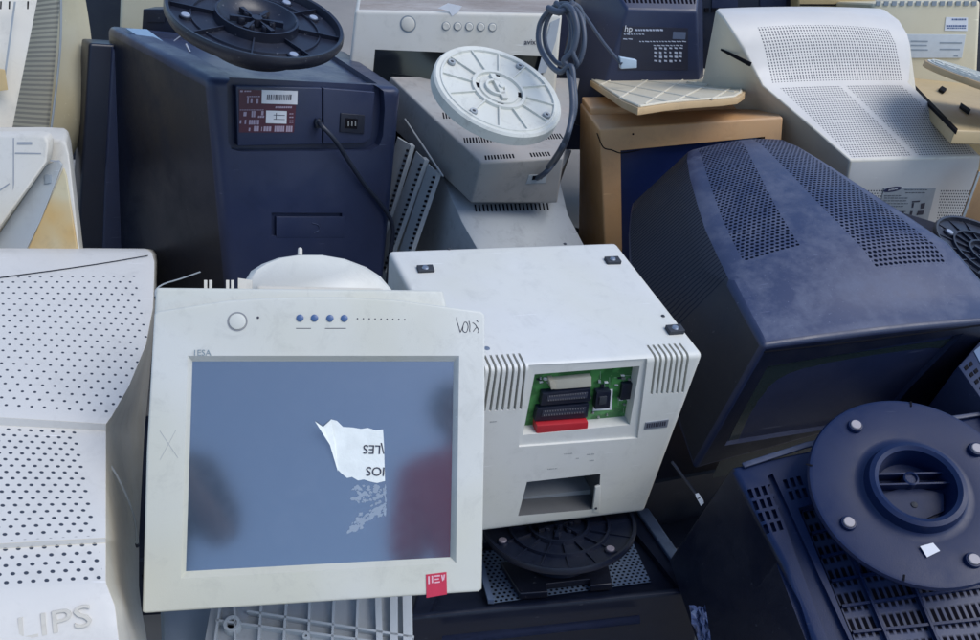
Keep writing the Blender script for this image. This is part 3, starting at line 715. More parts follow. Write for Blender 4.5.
# ------------------------------------------------ perforated white monitor, lower left
def planemat(p, rt, up_, lift=.0004, rot=0):
    n = Vector(rt).cross(Vector(up_)); return on_face(None, p, rt, n, rot, lift)
f = Frame((0, 8, 15), tuple(cam_at(50, 430, .95)))
t = thing('crt_monitor', 'white tube monitor with round perforations and embossed lettering, at the lower left corner', 'monitor', f, 'discarded tube monitors')
C_ = [  # right px, z, left py, side px
    (122, 668, -.05, 720, (156, 690)), (115, 606, -.006, 632, (141, 606)), (106.5, 584, 0, 604, (139, 586)), (106, 581, .001, 600, (139, 582)), (106, 543, .001, 562, (139, 540)), (106, 538, .008, 557, (139, 536)),
    (106, 431, .008, 418, (144, 440)), (106, 424, .019, 408, (145, 425)), (112, 416, .021, 398, (146, 415)), (129, 386, .023, 372, (149, 385)), (146, 345, .027, 335, (153, 345)), (153, 308, .031, 300, (157, 305)), (154, 282, .034, 284, (157, 282)), (154.5, 262, .036, 270, (158, 262)), (152, 253, .036, 262, (158, 255)), (146, 249, .033, 250, (156, 250)), (144, 248.5, -.02, 248, (154, 250))]
secs = []
for x, y, z, ly, sb in C_:
    TR = f.on(x, y, z=z); TL = f.on(-190 if y > 400 else -190 - (400 - y) * .3, ly, z=z)
    BR = f.on(sb[0], sb[1], z=-.22); BL = TL + Vector((-.02, 0, -.25)); secs.append((TL, TR, BR, BL))
lens = [0]
for a, b_ in zip(secs, secs[1:]): lens.append(lens[-1] + ((a[0] - b_[0]).length + (a[1] - b_[1]).length) / 2)
wmid = [(q[1] - q[0]).length / 2 for q in secs]
m_c = plastic('perforated white plastic', (.59, .58, .545), .42, .1, (.42, .43, .43), .22, bump=.05, pat=[
    ('dot', -.5, wmid[4] - .007, lens[3] + .002, lens[4] + .002, .0115, .0105, .0022, .0022, .5),
    ('dot', -.5, wmid[5] - .007, lens[5] + .003, lens[6] - .003, .0115, .0105, .0022, .0022, .5),
    ('dot', -.5, wmid[9] - .006, lens[7] + .008, lens[9], .0135, .0125, .0019, .0019, .5),
    ('dot', -.5, wmid[10] - .008, lens[9], lens[10], .0135, .0125, .0019, .0019, .5),
    ('dot', -.5, wmid[11] - .012, lens[10], lens[12] + .004, .0135, .0125, .0019, .0019, .5)], holecol=(.05, .06, .08))
mb = MB().loftbox(secs, nu=24, nz=3, arch=.003, mats={'top': 1}).bevel(.003, 50, 2)
body = mb.build('housing', [M['white'], m_c], t)
mb = MB(); mb.tube([f.on(x, y, z=.0365 + .002) for x, y in ((-60, 286), (0, 277.5), (60, 269.5), (110, 262), (148, 255.5))], .0007, 6); mb.build('housing_seam', M['dark'], body)
a0, a1 = secs[1], secs[0]
def onplane3(fr, x, y, q0, q1):
    n = (q0[1] - q0[0]).cross(q1[1] - q0[1]); d = fr.R @ ray(x, y); return fr.c + d * ((q0[1] - fr.c).dot(n) / d.dot(n))
pA, pB = onplane3(f, 30, 625, a0, a1), onplane3(f, 90, 613, a0, a1)
n = (a0[1] - a0[0]).cross(a0[1] - a1[1]).normalized()
if n.z < 0: n = -n
text_obj('LIPS', .030, M['white'], body, on_face(f, onplane3(f, 93, 615, a0, a1), pB - pA, n, 0, .0026) @ Matrix.Scale(1.28, 4, (1, 0, 0)), 'embossed_lettering', ext=.0011, align='RIGHT')

# ------------------------------------------------ black monitor under the terminal, its swivel foot on top
f = Frame((-13.5, -6.3, 0), (.135, .868, .498))
t = thing('crt_monitor', 'black tube monitor upside down at the bottom, terminal case sitting on its foot', 'monitor', f, 'discarded tube monitors')
ZG = -.075
fl, fr_, br, bl = (f.on(*p, z=ZG) for p in ((408, 618), (702, 590), (648, 508), (440, 522)))
dn = Vector((0, .03, -.26))
mb = MB().loftbox([(fl, fr_, fr_ + dn, fl + dn), (bl, br, br + dn, bl + dn)], nu=4, nz=3).bevel(.008, 40, 4)
body = mb.build('housing', M['black'], t)
c = MB(); c.prism([f.on(*p, z=ZG + .01) for p in ((430, 606), (680, 583), (636, 528), (455, 540))], (0, 0, -.022)); cut(body, [c])
m_pf = plastic('blue grey perforated plastic', (.10, .15, .24), .4, .3, (.25, .32, .42), .1, pat=[('dot', -1, 1, 0, 1, .0085, .0075, .0024, .0024, .5)])
mb = MB(); q = [f.on(*p, z=ZG - .009) for p in ((488, 604), (651, 582), (632, 540), (474, 552))]; mb.patch(*q, 6, 6); mb.patch(*[p + Vector((0, 0, -.004)) for p in q], 1, 1); pf = mb.build('vent_panel', m_pf, t)
mb = MB(); mb.prism([f.on(*p, z=ZG - .008) for p in ((520, 600), (548, 598), (546, 590), (590, 585), (590, 592), (612, 590), (606, 560), (500, 568))], (0, 0, .012)); mb.bevel(.002); mb.build('foot_socket', M['charcoal'], t)
mb = MB()
mb.prism([f.on(*p, z=ZG - .006) for p in ((474, 552), (488, 604), (494, 604), (480, 552))], (0, 0, .008)); mb.build('rail', plastic('blue grey rail', (.09, .13, .22), .4, .3, (.2, .27, .36), .1), t)
mb = MB(); mb.prism([f.on(*p, z=ZG) for p in ((636, 513), (648, 512), (689, 572), (680, 577))], (0, 0, .009)); mb.bevel(.003); mb.build('side_rail', plastic('blue grey side rail', (.035, .055, .11), .4, .3, (.2, .27, .36), .1), t)
mb = MB(); q = [f.on(*p, z=ZG - .03) for p in ((442, 634), (640, 613), (640, 618), (442, 640))]; mb.prism([p + Vector((0, -.013, 0)) for p in q], (0, .01, 0)); mb.bevel(.002); mb.build('front_ledge', M['navy'], t)
swivel(f, t, .12, M['black'], 'low', padangles(f, [(500.6, 539), (607, 545)]) + [70, 120], .82, flat('pad mauve', (.22, .2, .24), .5), neck=.035, neckr=.062)

# ------------------------------------------------ blue black monitor, lower right
f = Frame((20.6, -9.1, 0), (.54, .729, .765))
t = thing('crt_monitor', 'blue black tube monitor upside down, lower right, wide smooth swivel foot and slotted vents', 'monitor', f, 'discarded tube monitors')
ZH = -.052
nl, nr, fr_, fl = (f.on(*p, z=ZH) for p in ((826, 676), (1110, 640), (1010, 407), (731, 467)))
ml, mr = f.on(782, 562, z=ZH), nr.lerp(fr_, .5)
fl_b = f.on(668, 560, z=-.26); nl_b = f.on(735, 760, z=-.26)
rb = Vector((.06, 0, -.25))
mb = MB().loftbox([(nl, nr, nr + rb, nl_b), (ml, mr, mr + rb, nl_b.lerp(fl_b, .5)), (fl, fr_, fr_ + rb, fl_b)], nu=4, nz=3).bevel(.007, 40, 3)
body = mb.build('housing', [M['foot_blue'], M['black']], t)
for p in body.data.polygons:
    if p.normal.x < -.55 or p.normal.z < -.3: p.material_index = 1  # left and under faces coloured black to stand for their shade
c = MB(); c.prism([f.on(*p, z=ZH + .01) for p in ((800, 505), (990, 455), (1085, 655), (868, 668))], (0, 0, -.034))
c2 = MB(); c2.prism([f.on(*p, z=ZH + .01) for p in ((769, 473), (774, 470), (822, 575), (868, 672), (846, 678), (815, 600))], (0, 0, -.018))
c3 = MB(); c3.prism([f.on(*p, z=ZH + .01) for p in ((779, 556), (784, 566), (802, 600), (818, 650), (806, 652), (795, 615))], (0, 0, -.020))
c4 = MB()
def H8(x, y): return (680 + x / 2.46, 380 + y / 2.46)
for r_ in range(4):
    for k in range(4):
        x = 168 + k * 17 + r_ * 13; y = 262 + r_ * 29 - k * 4
        c4.prism([f.on(*H8(*p), z=ZH + .01) for p in ((x, y), (x + 10, y - 2), (x + 18, y + 20), (x + 8, y + 22))], (0, 0, -.018))
for r_ in range(2):
    for k in range(3):
        x = 256 + k * 17 + r_ * 13; y = 238 + r_ * 29 - k * 4
        c4.prism([f.on(*H8(*p), z=ZH + .01) for p in ((x, y), (x + 10, y - 2), (x + 18, y + 20), (x + 8, y + 22))], (0, 0, -.018))
cut(body, [c, c2, c3, c4])
m_gr = plastic('slotted grille plastic', (.020, .032, .085), .4, .1, (.12, .16, .26), .2, pat=[('slot', -1, 1, 0, .5, .0085, .034, .0026, .013, .0)])
mb = MB(); q = [f.on(*p, z=ZH - .018) for p in ((866, 668), (1088, 655), (990, 452), (798, 505))]; mb.patch(*q, 4, 4); gr = mb.build('vent_grille', m_gr, t)
mb = MB()
for k in range(7):
    a = k / 6.6 + .04; p0 = q[0].lerp(q[3], a); p1 = q[1].lerp(q[2], a); d = (q[3] - q[0]).normalized() * .0016
    mb.prism([p0 - d, p1 - d, p1 + d, p0 + d], (0, 0, .007))
for k in (.14, .36, .72):
    p0 = q[0].lerp(q[1], k); p1 = q[3].lerp(q[2], k); d = (q[1] - q[0]).normalized() * .0014
    mb.prism([p0 - d, p1 - d, p1 + d, p0 + d], (0, 0, .009))
mb.build('grille_rib', M['foot_blue'], gr).matrix_basis = Matrix.Identity(4)
mb = MB(); mb.prism([f.on(*p, z=ZH + .001) for p in ((741, 464), (806, 443), (900, 424), (1000, 410), (1000, 414), (900, 429), (806, 449), (744, 469))], (0, 0, .004)); mb.bevel(.0015); mb.build('edge_strip', M['navy_top'], t)
ft = swivel(f, t, .125, M['foot_blue'], 'flat', padangles(f, [(847, 418), (836, 530), (977, 566), (977, 449)]), .80, flat('pad warm grey', (.42, .38, .38), .5), neck=.03, neckr=.06)
mb = MB(); mb.prism([f.on(*p, z=.0004) for p in ((920, 546.5), (933, 543), (940, 551), (927, 557.5))], (0, 0, .0004)); mb.build('paper_tag', M['sticker'], ft, smooth=0)
mb = MB()
for x, y in ((911, 404), (809, 465), (904, 578)):
    p = f.on(x, y, z=.0004); d = p.normalized() * .004; e = Vector((-d.y, d.x, 0)) * .25; mb.prism([p - d - e, p + d - e, p + d + e, p - d + e], (0, 0, .0004))
mb.build('mould_mark', M['dark'], ft, smooth=0)

# ------------------------------------------------ dusty grey monitor with the pale round foot
f = Frame((5.9, 8, 20), (-.086, 1.60, .792))
t = thing('crt_monitor', 'dusty grey tube monitor upside down with an off white round foot and coiled cable', 'monitor', f, 'discarded tube monitors')
Y = -.19
s0 = [f.on(481, 163, y=Y), f.on(563, 158, y=Y), f.on(557, 203, y=Y), f.on(471, 203, y=Y)]
ztop = s0[0].z
s1 = [f.on(390, 76, z=ztop + .01), f.on(580, 78, z=ztop + .01)]
s1 += [s1[1] + Vector((0, 0, -.13)), f.on(388, 105, y=s1[0].y - .0)]
s1[3] = s1[0] + Vector((-.012, 0, -.09))
def inset_vents(n0, x0, x1, y0, y1, sl): pass
pv = []
LJ = ((s0[0] - s1[0]).length + (s0[1] - s1[1]).length) / 2
W0 = (s0[1] - s0[0]).length
m_j = plastic('dusty grey vented plastic', (.33, .34, .33), .6, .6, (.38, .34, .31), .8, yellow=((.25, .21, .17), .4), pat=[
    ('slot', -.075, -.012, .012, .030, .0062, .5, .0018, .5, 0), ('slot', .018, .062, .012, .030, .0062, .5, .0018, .5, 0),
    ('slot', -.11, -.03, .085, .11, .0062, .5, .0018, .5, 0), ('slot', .03, .11, .085, .11, .0062, .5, .0018, .5, 0), ('slot', -.15, -.06, .20, .23, .0062, .5, .0018, .5, 0)])
mb = MB().loftbox([s0, s1], nu=6, nz=3, mats={'top': 1}).bevel(.004, 40, 3)
body = mb.build('rear_housing', [M['dusty_grey'], m_j], t)
zb = s0[3].z
a = [f.on(403, 116, z=zb - .02), f.on(572, 150, z=zb - .02), f.on(605, 285, z=zb - .11), f.on(498, 285, z=zb - .11)]
am = [f.on(441, 174, z=zb - .012), f.on(559, 176, z=zb - .012)]
def col(L_, R_, d=.34): return (L_, R_, R_ + Vector((0, .02, -d)), L_ + Vector((0, .02, -d)))
am2 = [f.on(472, 205, z=zb - .016) , f.on(557, 203, z=zb - .016)]
am2[0] = f.on(462, 222, z=zb - .035); am2[1] = f.on(568, 214, z=zb - .035)
mb = MB().loftbox([col(a[3], a[2]), col(am2[0], am2[1]), col(am[0], am[1]), col(a[0], a[1])], nu=6, nz=4).bevel(.003, 40, 2)
m_ap = plastic('dusty grey apron plastic', (.36, .39, .40), .55, .35, (.42, .44, .46), .6)
ap = mb.build('front_housing', m_ap, t)
mb = MB()
q0, q1 = (f.on(475, 206, z=zb - .019), f.on(548, 204, z=zb - .019))
def apron(x, y): return onplane3(f, x, y, (am2[0], am2[1]), (am[1], am[1]))
nS = 19
for i in range(nS):
    u = i / (nS - 1); p = (475 + 72 * u, 208 - 1.5 * u)
    mb.prism([apron(x, y) + Vector((0, -.0005, .0005)) for x, y in ((p[0] - .6, p[1] - 3.5), (p[0] + .6, p[1] - 3.5), (p[0] + 1.9, p[1] + 3.5), (p[0] + .6, p[1] + 3.5))], (0, .001, -.001))
mb.build('vent_slots', M['dark'], t)
# stepped side vents
for k, (x0, y0, x1, y1) in enumerate(((413, 146, 390, 222), (427, 160, 400, 236), (439.5, 173, 415, 245))):
    dist = (cam_at(0, 0, 0) - CAM).length
    A = f.far(x0, y0, 1.60 - .02 * k); B = f.far(x1, y1, 1.64 - .02 * k); Cc = B + (B - A) * .5
    w_ = Vector((.0045, 0, 0)); d_ = Vector((-.010 if k else -.02, .03, 0))
    mb = MB(); mb.prism([A - w_, A + w_, Cc + w_, Cc - w_], (-.004, .012, 0)); mb.prism([A - w_ + Vector((0, .002, 0)), A + d_ - w_, Cc + d_ - w_, Cc - w_ + Vector((0, .002, 0))], (0, .006, 0))
    rb_ = mb.build('side_vent_rib', M['grey'], t)
    mb = MB()
    nn = 22
    for i in range(nn):
        p = A.lerp(Cc, (i + 1.0) / (nn + 1)); e = (Cc - A).normalized() * .0016
        mb.prism([p - e + Vector((-.0105, -.0008, 0)), p + e + Vector((-.0105, -.0008, 0)), p + e + Vector((-.0055, -.0008, 0)), p - e + Vector((-.0055, -.0008, 0))], (0, .004, 0))
    mb.build('rib_slots', M['dark'], rb_, smooth=0).matrix_basis = Matrix.Identity(4)
A, B = f.far(405, 119, 1.66), f.far(443, 176, 1.55)
mb = MB(); mb.tube([A, B], .002, 6, 0, 1); mb.build('side_edge', M['grey'], t)
fd = Frame((16, 16.8, 0), (-.018, 1.343, 1.019))
swivel(fd, t, .115, M['plate_white'], 'ribbed', padangles(fd, [(447, 58), (522, 63), (549, 115), (473, 111)]), .80, M['grey'], neck=.03, neckr=.05)
mb = MB(); mb.prism([f.on(*p, y=Y - .001) for p in ((529, 175), (547, 174), (546, 183), (526, 184))], (0, .004, 0)); mb.bevel(.001); cg = mb.build('cable_grommet', M['grey'], t)
mb = MB(); mb.prism([f.on(*p, y=Y - .0016) for p in ((533, 176), (543, 175.5), (542, 179), (532, 180))], (0, .003, 0)); mb.build('grommet_hole', M['dark'], cg)
# coiled cable
D0 = 1.30
def cb(pts, r, name='cable'):
    mb = MB(); mb.tube([f.far(x, y, d) for x, y, d in pts], r, 10, 0, 6); return mb.build(name, M['cable'], t)
s_y = (f.M @ f.on(537, 178, y=Y) - CAM).dot(fwd)
cb([(537, 178, s_y), (546, 172, s_y - .03), (557, 158, s_y - .05), (566, 140, 1.31), (572, 115, D0), (572, 90, D0), (568, 68, D0 + .02), (564, 60, D0 + .02), (573, 50, D0 + .01), (577, 30, D0), (573, 12, D0), (565, 6, D0 + .02), (557, 14, D0 + .03)], .0052)
cb([(548, 167, s_y - .035), (560, 150, 1.335), (569, 130, 1.32), (575, 108, 1.31), (574, 85, 1.31), (571, 66, 1.31), (560, 72, 1.33), (548, 62, 1.36), (539, 44, 1.38), (540, 24, 1.38), (550, 10, 1.36), (562, 4, 1.34), (574, 8, 1.32), (582, 22, 1.31), (584, 42, 1.31), (580, 60, 1.32), (572, 70, 1.33)], .0046)
cb([(570, 66, 1.34), (556, 62, 1.37), (546, 46, 1.39), (545, 28, 1.39), (552, 12, 1.38), (564, 9, 1.36), (570, 20, 1.34), (571, 38, 1.33), (566, 54, 1.34)], .0042)
cb([(560, 8, 1.34), (570, 16, 1.32), (574, 32, 1.31), (573, 52, 1.31), (577, 64, 1.32), (570, 69, 1.33)], .0042)
cb([(556, 3, 1.35), (565, 10, 1.33), (572, 4, 1.32), (580, 10, 1.33), (583, 24, 1.34)], .005)
cb([(548, 8, 1.34), (560, 12, 1.32), (575, 5, 1.32)], .0055, 'cable_tie')

# ------------------------------------------------ white monitor front, top centre
f = Frame((-7.2, -1.9, 8.8), (-.137, 1.873, .734))
t = thing('crt_monitor', 'white tube monitor facing us with round buttons above its dark screen, behind the grey monitor', 'monitor', f, 'discarded tube monitors')
Y = -.178
s0 = [f.on(355, 10, y=Y), f.on(562, 14, y=Y), f.on(545, 215, y=Y), f.on(334, 215, y=Y)]
s1 = [f.on(364, -40, z=s0[0].z + .005), f.on(552, -38, z=s0[0].z + .005)]; s1 += [s1[1] + Vector((0, 0, -.35)), s1[0] + Vector((0, 0, -.35))]
m_kt = plastic('grimy top', (.42, .38, .34), .7, .5, (.22, .18, .15), .8, yellow=((.2, .16, .13), .8))
mb = MB().loftbox([s0, s1], nu=2, nz=2, mats={'top': 1}).bevel(.008, 40, 4); body = mb.build('housing', [M['white'], m_kt], t)
c = MB(); c.prism([f.on(*p, y=Y - .01) for p in ((375, 50), (545, 57), (536, 192), (362, 190))], (0, .03, 0)); cut(body, [c])
mb = MB(); q = [f.on(*p, y=Y + .019) for p in ((360, 195), (538, 195), (548, 54), (372, 46))]; mb.patch(*q, 10, 10, bulge=.008); mb.build('screen', flat('dark tube glass', (.012, .016, .02), .12, spec=.6), t)
def circ(x, y, r, h, nm, ring=True):
    p = f.on(x, y, y=Y); mm = f.I @ f.child((90, 0, 0), p).M
    mb = MB(); mb.lathe([(0, h * .8), (r * .8, h), (r * .95, h * .7), (r, 0)], 28); o = mb.build(nm, M['white'], t); o.matrix_basis = mm
    mb = MB(); mb.lathe([(r, 0), (r, .0006), (r * 1.16, .0006), (r * 1.16, 0)], 28); mb.build('button_seam', M['grey_ink'], o)
circ(408, 24, .0145, .003, 'power_button')
for i in range(5): circ(446 + i * 11.6, 26 + i * .3, .0078, .003, 'menu_button')
text_obj('avix', .016, M['ink'], t, on_face(f, f.on(530, 42, y=Y - .0005), (1, 0, .02), (0, -1, 0)), 'logo_lettering')
mb = MB()
for q in (((438, 8), (448, 3), (462, 6), (458, 12), (452, 16), (449, 11)),):
    mb.prism([f.on(*p, y=Y - .0008) for p in q], (0, .001, 0))
mb.build('torn_tape', M['sticker'], t, smooth=0)
mb = MB(); mb.prism([f.on(*p, y=Y - .002) for p in ((537, 74), (551, 22), (560, 18), (556, 40), (546, 72))], (0, .003, 0)); mb.build('paper_strip', flat('greyed paper', (.4, .43, .45), .7), t, smooth=0)
# ------------------------------------------------ yellowed tan monitor with the blue screen
f = Frame((-13, -7.6, 3.7), tuple(CAM + (Vector((.366, 1.622, .68)) - CAM) * 1.1))
t = thing('crt_monitor', 'tan sun yellowed monitor with a dark blue screen, a pale base plate lying on top', 'monitor', f, 'discarded tube monitors')
Y = -.235
s0 = [f.on(599, 129, y=Y), f.on(783, 117, y=Y), f.on(770, 300, y=Y), f.on(607, 310, y=Y)]
s1 = [f.on(580, 103, y=.05), f.on(766, 99, y=.05), f.on(760, 300, y=.05), f.on(578, 300, y=.05)]
sA = [a.lerp(b, .12) for a, b in zip(s0, s1)]
mb = MB().loftbox([s0, sA, s1], nu=3, nz=4).bevel(.005, 40, 3); body = mb.build('housing', M['tan'], t)
c = MB(); c.prism([f.on(*p, y=Y - .02) for p in ((622, 152), (768, 138), (760, 290), (624, 300))], (0, .045, 0)); cut(body, [c])
mb = MB(); q = [f.on(*p, y=Y + .024) for p in ((610, 304), (766, 294), (776, 130), (614, 146))]; mb.patch(*q, 8, 8, bulge=.012); mb.build('screen', flat('deep blue tube glass', (.010, .020, .085), .25, spec=.4), t)
mb = MB(); mb.tube([f.on(x, y, y=Y - .0004) for x, y in ((597, 133), (603, 147), (612, 150), (622, 153), (640, 150))], .0012, 5); mb.build('crack', M['dark'], body)
mb = MB(); a_ = [s0[0].lerp(s1[0], .52), s0[1].lerp(s1[1], .52), s1[1], s1[0]]
mb.prism([p + Vector((.004 * (1 if k in (0, 3) else -1), 0, -.004)) for k, p in enumerate(a_)], (0, 0, .018)); mb.bevel(.004); mb.build('top_ridge', M['tan'], t)
zt = a_[0].z + .014
mb = MB(); mb.lathe([(0, .0012), (.002, .0012), (.002, 0)], 12); mb.build('screw', M['dark'], t).matrix_basis = f.I @ f.child((90, 0, 0), f.on(633, 134, y=Y)).M
# ------------------------------------------------ pale base plate on it
fp = Frame((-13, -4, 3.7), tuple(f.M @ Vector((0, 0, zt + .03))))
t = thing('base_plate', 'pale ribbed base plate with a tan rim lying underside up on the tan monitor', 'stand base', fp, 'loose stand bases')
out = [(574, 71), (585, 69), (612, 67), (640, 66), (668, 65.5), (696, 67.5), (720, 71), (738, 77), (746, 85), (745, 93), (738, 97.5), (720, 99.5), (690, 101.5), (665, 104), (638, 108), (622, 101), (605, 90), (588, 79)]
mb = MB(); mb.prism([fp.on(*p, z=0) for p in out], (0, 0, -.013)); mb.bevel(.002, 50, 2)
pl = mb.build('plate', plastic('tan rim plastic', (.50, .34, .17), .5, .1, (.5, .45, .35), .3), t)
cen = sum((fp.on(*p, z=0) for p in out), Vector()) / len(out)
mb = MB(); mb.prism([fp.on(*p, z=.0).lerp(cen, .03) for p in out], (0, 0, .002)); skin = mb.build('underside', plastic('yellow white underside', (.60, .53, .38), .5, .15, (.5, .48, .42), .35), t)
mb = MB()
P0 = [fp.on(*p, z=.002).lerp(cen, .05) for p in out]
for a, b_ in zip(P0, P0[1:] + P0[:1]): mb.tube([a, b_], .0022, 6, 0, 1)
for q0, q1 in (((590, 74), (735, 92)), ((600, 70), (744, 84)), ((620, 68), (740, 79)), ((596, 80), (700, 99)), ((612, 89), (668, 102)), ((600, 85), (640, 68)), ((620, 98), (668, 67)), ((645, 104), (700, 69)), ((675, 101), (728, 75)), ((712, 99), (742, 82))):
    mb.tube([fp.on(*q0, z=.002), fp.on(*q1, z=.002)], .0022, 6, 0, 1)
for r in (.022, .034, .055): mb.lathe([(r, .001), (r, .006), (r + .002, .006), (r + .002, .001)], 40, 0, fp.on(712, 84, z=0))
mb.build('rib', plastic('yellow white rib', (.66, .60, .46), .5, .1, (.5, .5, .45), .25), skin)

# ------------------------------------------------ dark monitor with printed rear label, top centre
f = Frame((-6, 0, 10), tuple(cam_at(660, 40, 1.9)))
t = thing('crt_monitor', 'dark blue monitor rear with a printed specification label, behind the pale base plate', 'monitor', f, 'discarded tube monitors')
s0 = [f.on(627, 9, y=0), f.on(697, 11, y=0), f.on(701, 130, y=0), f.on(590, 130, y=0)]
s1 = [f.on(596, -40, y=.12), f.on(702, -44, y=.12), f.on(704, 120, y=.12), f.on(560, 120, y=.12)]
s2 = [p + Vector((0, .12, -.01)) for p in s1]
m_l = plastic('navy vented rear', NAVY, .42, .2, (.14, .17, .25), .25, pat=[('slot', -.2, .2, .02, .2, .010, .5, .003, .5, 0)])
mb = MB().loftbox([s0, s1, s2], nu=4, nz=4, mats={'top': 1}).bevel(.006, 35, 3); mb.build('rear_housing', [M['navy'], m_l], t)
mb = MB(); mb.prism([f.on(*p, y=-.0008) for p in ((623, 26), (688, 28), (688, 70), (618, 70))], (0, .001, 0)); lab = mb.build('specification_label', flat('charcoal label', (.018, .020, .038), .45), t, smooth=0)
mb = MB()
def h5(x, y): return (600 + x / 7.108, y / 7.108)
def hq(x0, y0, x1, y1): mb.prism([f.on(*h5(*p), y=-.0012) for p in ((x0, y0), (x1, y0 + 3), (x1, y1 + 3), (x0, y1))], (0, .0004, 0))
x = 250
while x < 450: w = random.uniform(8, 22); hq(x, 205, x + w, 218); x += w + 5
for y0, x0, x1 in ((238, 170, 320), (272, 165, 230), (290, 280, 600), (318, 380, 590)):
    x = x0
    while x < x1: w = random.uniform(8, 30); hq(x, y0, x + w, y0 + 7); x += w + 7
for r_ in range(4):
    for k in range(6): hq(385 + k * 36, 335 + r_ * 30, 385 + k * 36 + random.uniform(12, 26), 335 + r_ * 30 + random.uniform(8, 17))
mb.build('label_print', M['pale_ink'], lab, smooth=0).matrix_basis = Matrix.Identity(4)
text_obj('hp', .020, M['sticker'], lab, on_face(f, f.on(*h5(203, 205), y=-.0014), (1, 0, -.02), (0, -1, 0))).matrix_basis = Matrix.Identity(4) @ on_face(f, f.on(*h5(203, 205), y=-.0014), (1, 0, -.02), (0, -1, 0))
mb = MB(); mb.prism([f.on(*h5(*p), y=-.0012) for p in ((520, 225), (612, 228), (606, 280), (515, 276))], (0, .0004, 0)); mb.build('label_panel', flat('grey blue panel', (.10, .13, .2), .5), lab, smooth=0).matrix_basis = Matrix.Identity(4)
mb = MB(); mb.tube([f.on(562, -10, y=-.05), f.on(585, 16, y=-.1), f.on(603, 42, y=-.16), f.on(618, 60, y=-.2), f.on(622, 64, y=-.21)], .0036, 8); mb.build('signal_cable', M['cable'], t)
mb = MB(); fq = [f.on(*p, y=-.21) for p in ((620, 57), (637, 60), (637, 68), (621, 69))]; mb.prism(fq, (0, .015, 0)); mb.bevel(.002); pg = mb.build('cable_plug', flat('pale blue plug', (.42, .52, .6), .4), t)

# ------------------------------------------------ big white monitor, upper right
f = Frame((8, 2, 22), tuple(cam_at(915, 160, 1.62)))
t = thing('crt_monitor', 'big white tube monitor with fine perforated top and ribbed hood, rear end towards us', 'monitor', f, 'discarded tube monitors')
def row(px, y, dx=0): return [f.on(*p, y=y) for p in px]
O_ = [(((850, 160), (981, 156), (966, 270), (833, 262)), 0), (((806, 122), (945, 119), (955, 250), (808, 235)), .115), (((762, 85), (909, 82), (930, 230), (780, 200)), .23),
      (((752, 66), (910, 62), (932, 215), (770, 180)), .262), (((743, 48), (910, 45), (930, 200), (752, 170)), .285), (((733, 32), (907, 34), (925, 190), (735, 165)), .305), (((724, 18), (898, 19), (918, 180), (714, 150)), .345), (((716, 9.5), (886, 10), (905, 160), (692, 140)), .41), (((718, 8), (880, 8), (900, 150), (694, 132)), .43)]
secs = [row(*a) for a in O_]
lens = [0]
for a, b_ in zip(secs, secs[1:]): lens.append(lens[-1] + ((a[0] - b_[0]).length + (a[1] - b_[1]).length) / 2)
wm_ = [(q[1] - q[0]).length / 2 for q in secs]
m_o = plastic('vented white plastic', (.60, .57, .52), .4, .08, (.5, .5, .48), .08, pat=[
    ('dot', -wm_[0] + .012, -.008, .008, lens[2] - .012, .0068, .0068, .0020, .0020, .5), ('dot', .008, wm_[0] - .010, .008, lens[2] - .012, .0068, .0068, .0020, .0020, .5),
    ('slot', -wm_[2] + .025, wm_[2] - .02, lens[2] + .004, lens[5] + .008, .0072, .0064, .0016, .0020, 0)], holecol=(.10, .10, .11))
m_of = plastic('vented white rear', (.57, .56, .53), .42, .08, (.5, .5, .48), .1, pat=[('dot', -.5, -wm_[0] * .32, .0, (secs[0][0] - secs[0][3]).length * .74, .0066, .0066, .0019, .0019, .5), ('dot', wm_[0] * .42, .5, .0, (secs[0][0] - secs[0][3]).length * .74, .0066, .0066, .0019, .0019, .5)], holecol=(.07, .07, .08))
m_os = plastic('cream side', (.58, .54, .43), .45, .05, (.5, .5, .45), .1)
mb = MB().loftbox(secs, nu=14, nz=5, arch=[0, .002, .004, .008, .012, .016, .014, .008, .004], mats={'top': 1, 'front': 2, 'l': 3}).bevel(.005, 50, 3)
body = mb.build('housing', [M['white'], m_o, m_of, m_os], t)
mb = MB(); c_ = (secs[0][0] + secs[0][1] + secs[0][2] + secs[0][3]) / 4
LQ = [f.on(*p, y=-.0012) for p in ((884, 188), (936, 188), (925, 232), (875, 230))]
mb.prism(LQ, (0, .0014, 0)); lab = mb.build('rating_label', flat('silver grey label', (.34, .37, .39), .4), t, smooth=0)
def o6(x, y): return (845 + x / 8.52, 170 + y / 8.52)
def oq(mb, pts, d=.0020): mb.prism([f.on(*o6(*p), y=-d) for p in pts], (0, .0005, 0))
mb = MB(); e = [f.on(*o6(408 + 78 * math.cos(a) , 165 - 14 * math.cos(a) + 19 * math.sin(a)), y=-.0020) for a in [k * math.pi / 12 for k in range(24)]]; mb.prism(e, (0, .0005, 0)); el = mb.build('logo_oval', flat('deep blue print', (.01, .016, .07), .5), lab, smooth=0); el.matrix_basis = Matrix.Identity(4)
text_obj('SAMSUNG', .0052, M['sticker'], lab, on_face(f, f.on(*o6(408, 165), y=-.0026), f.on(*o6(470, 155), y=0) - f.on(*o6(350, 176), y=0), (0, -1, 0)))
mb = MB()
for r_, (x0, x1, y) in enumerate(((340, 480, 215), (340, 540, 235), (335, 520, 258), (330, 530, 282), (330, 500, 305), (325, 520, 350), (325, 480, 372), (510, 700, 165), (520, 680, 190))):
    x = x0
    while x < x1: w = random.uniform(8, 30); oq(mb, ((x, y), (x + w, y), (x + w - 2, y + 7), (x - 2, y + 7))); x += w + 8
mb.build('label_text', flat('grey print 2', (.12, .14, .16), .6), lab, smooth=0).matrix_basis = Matrix.Identity(4)
mb = MB()
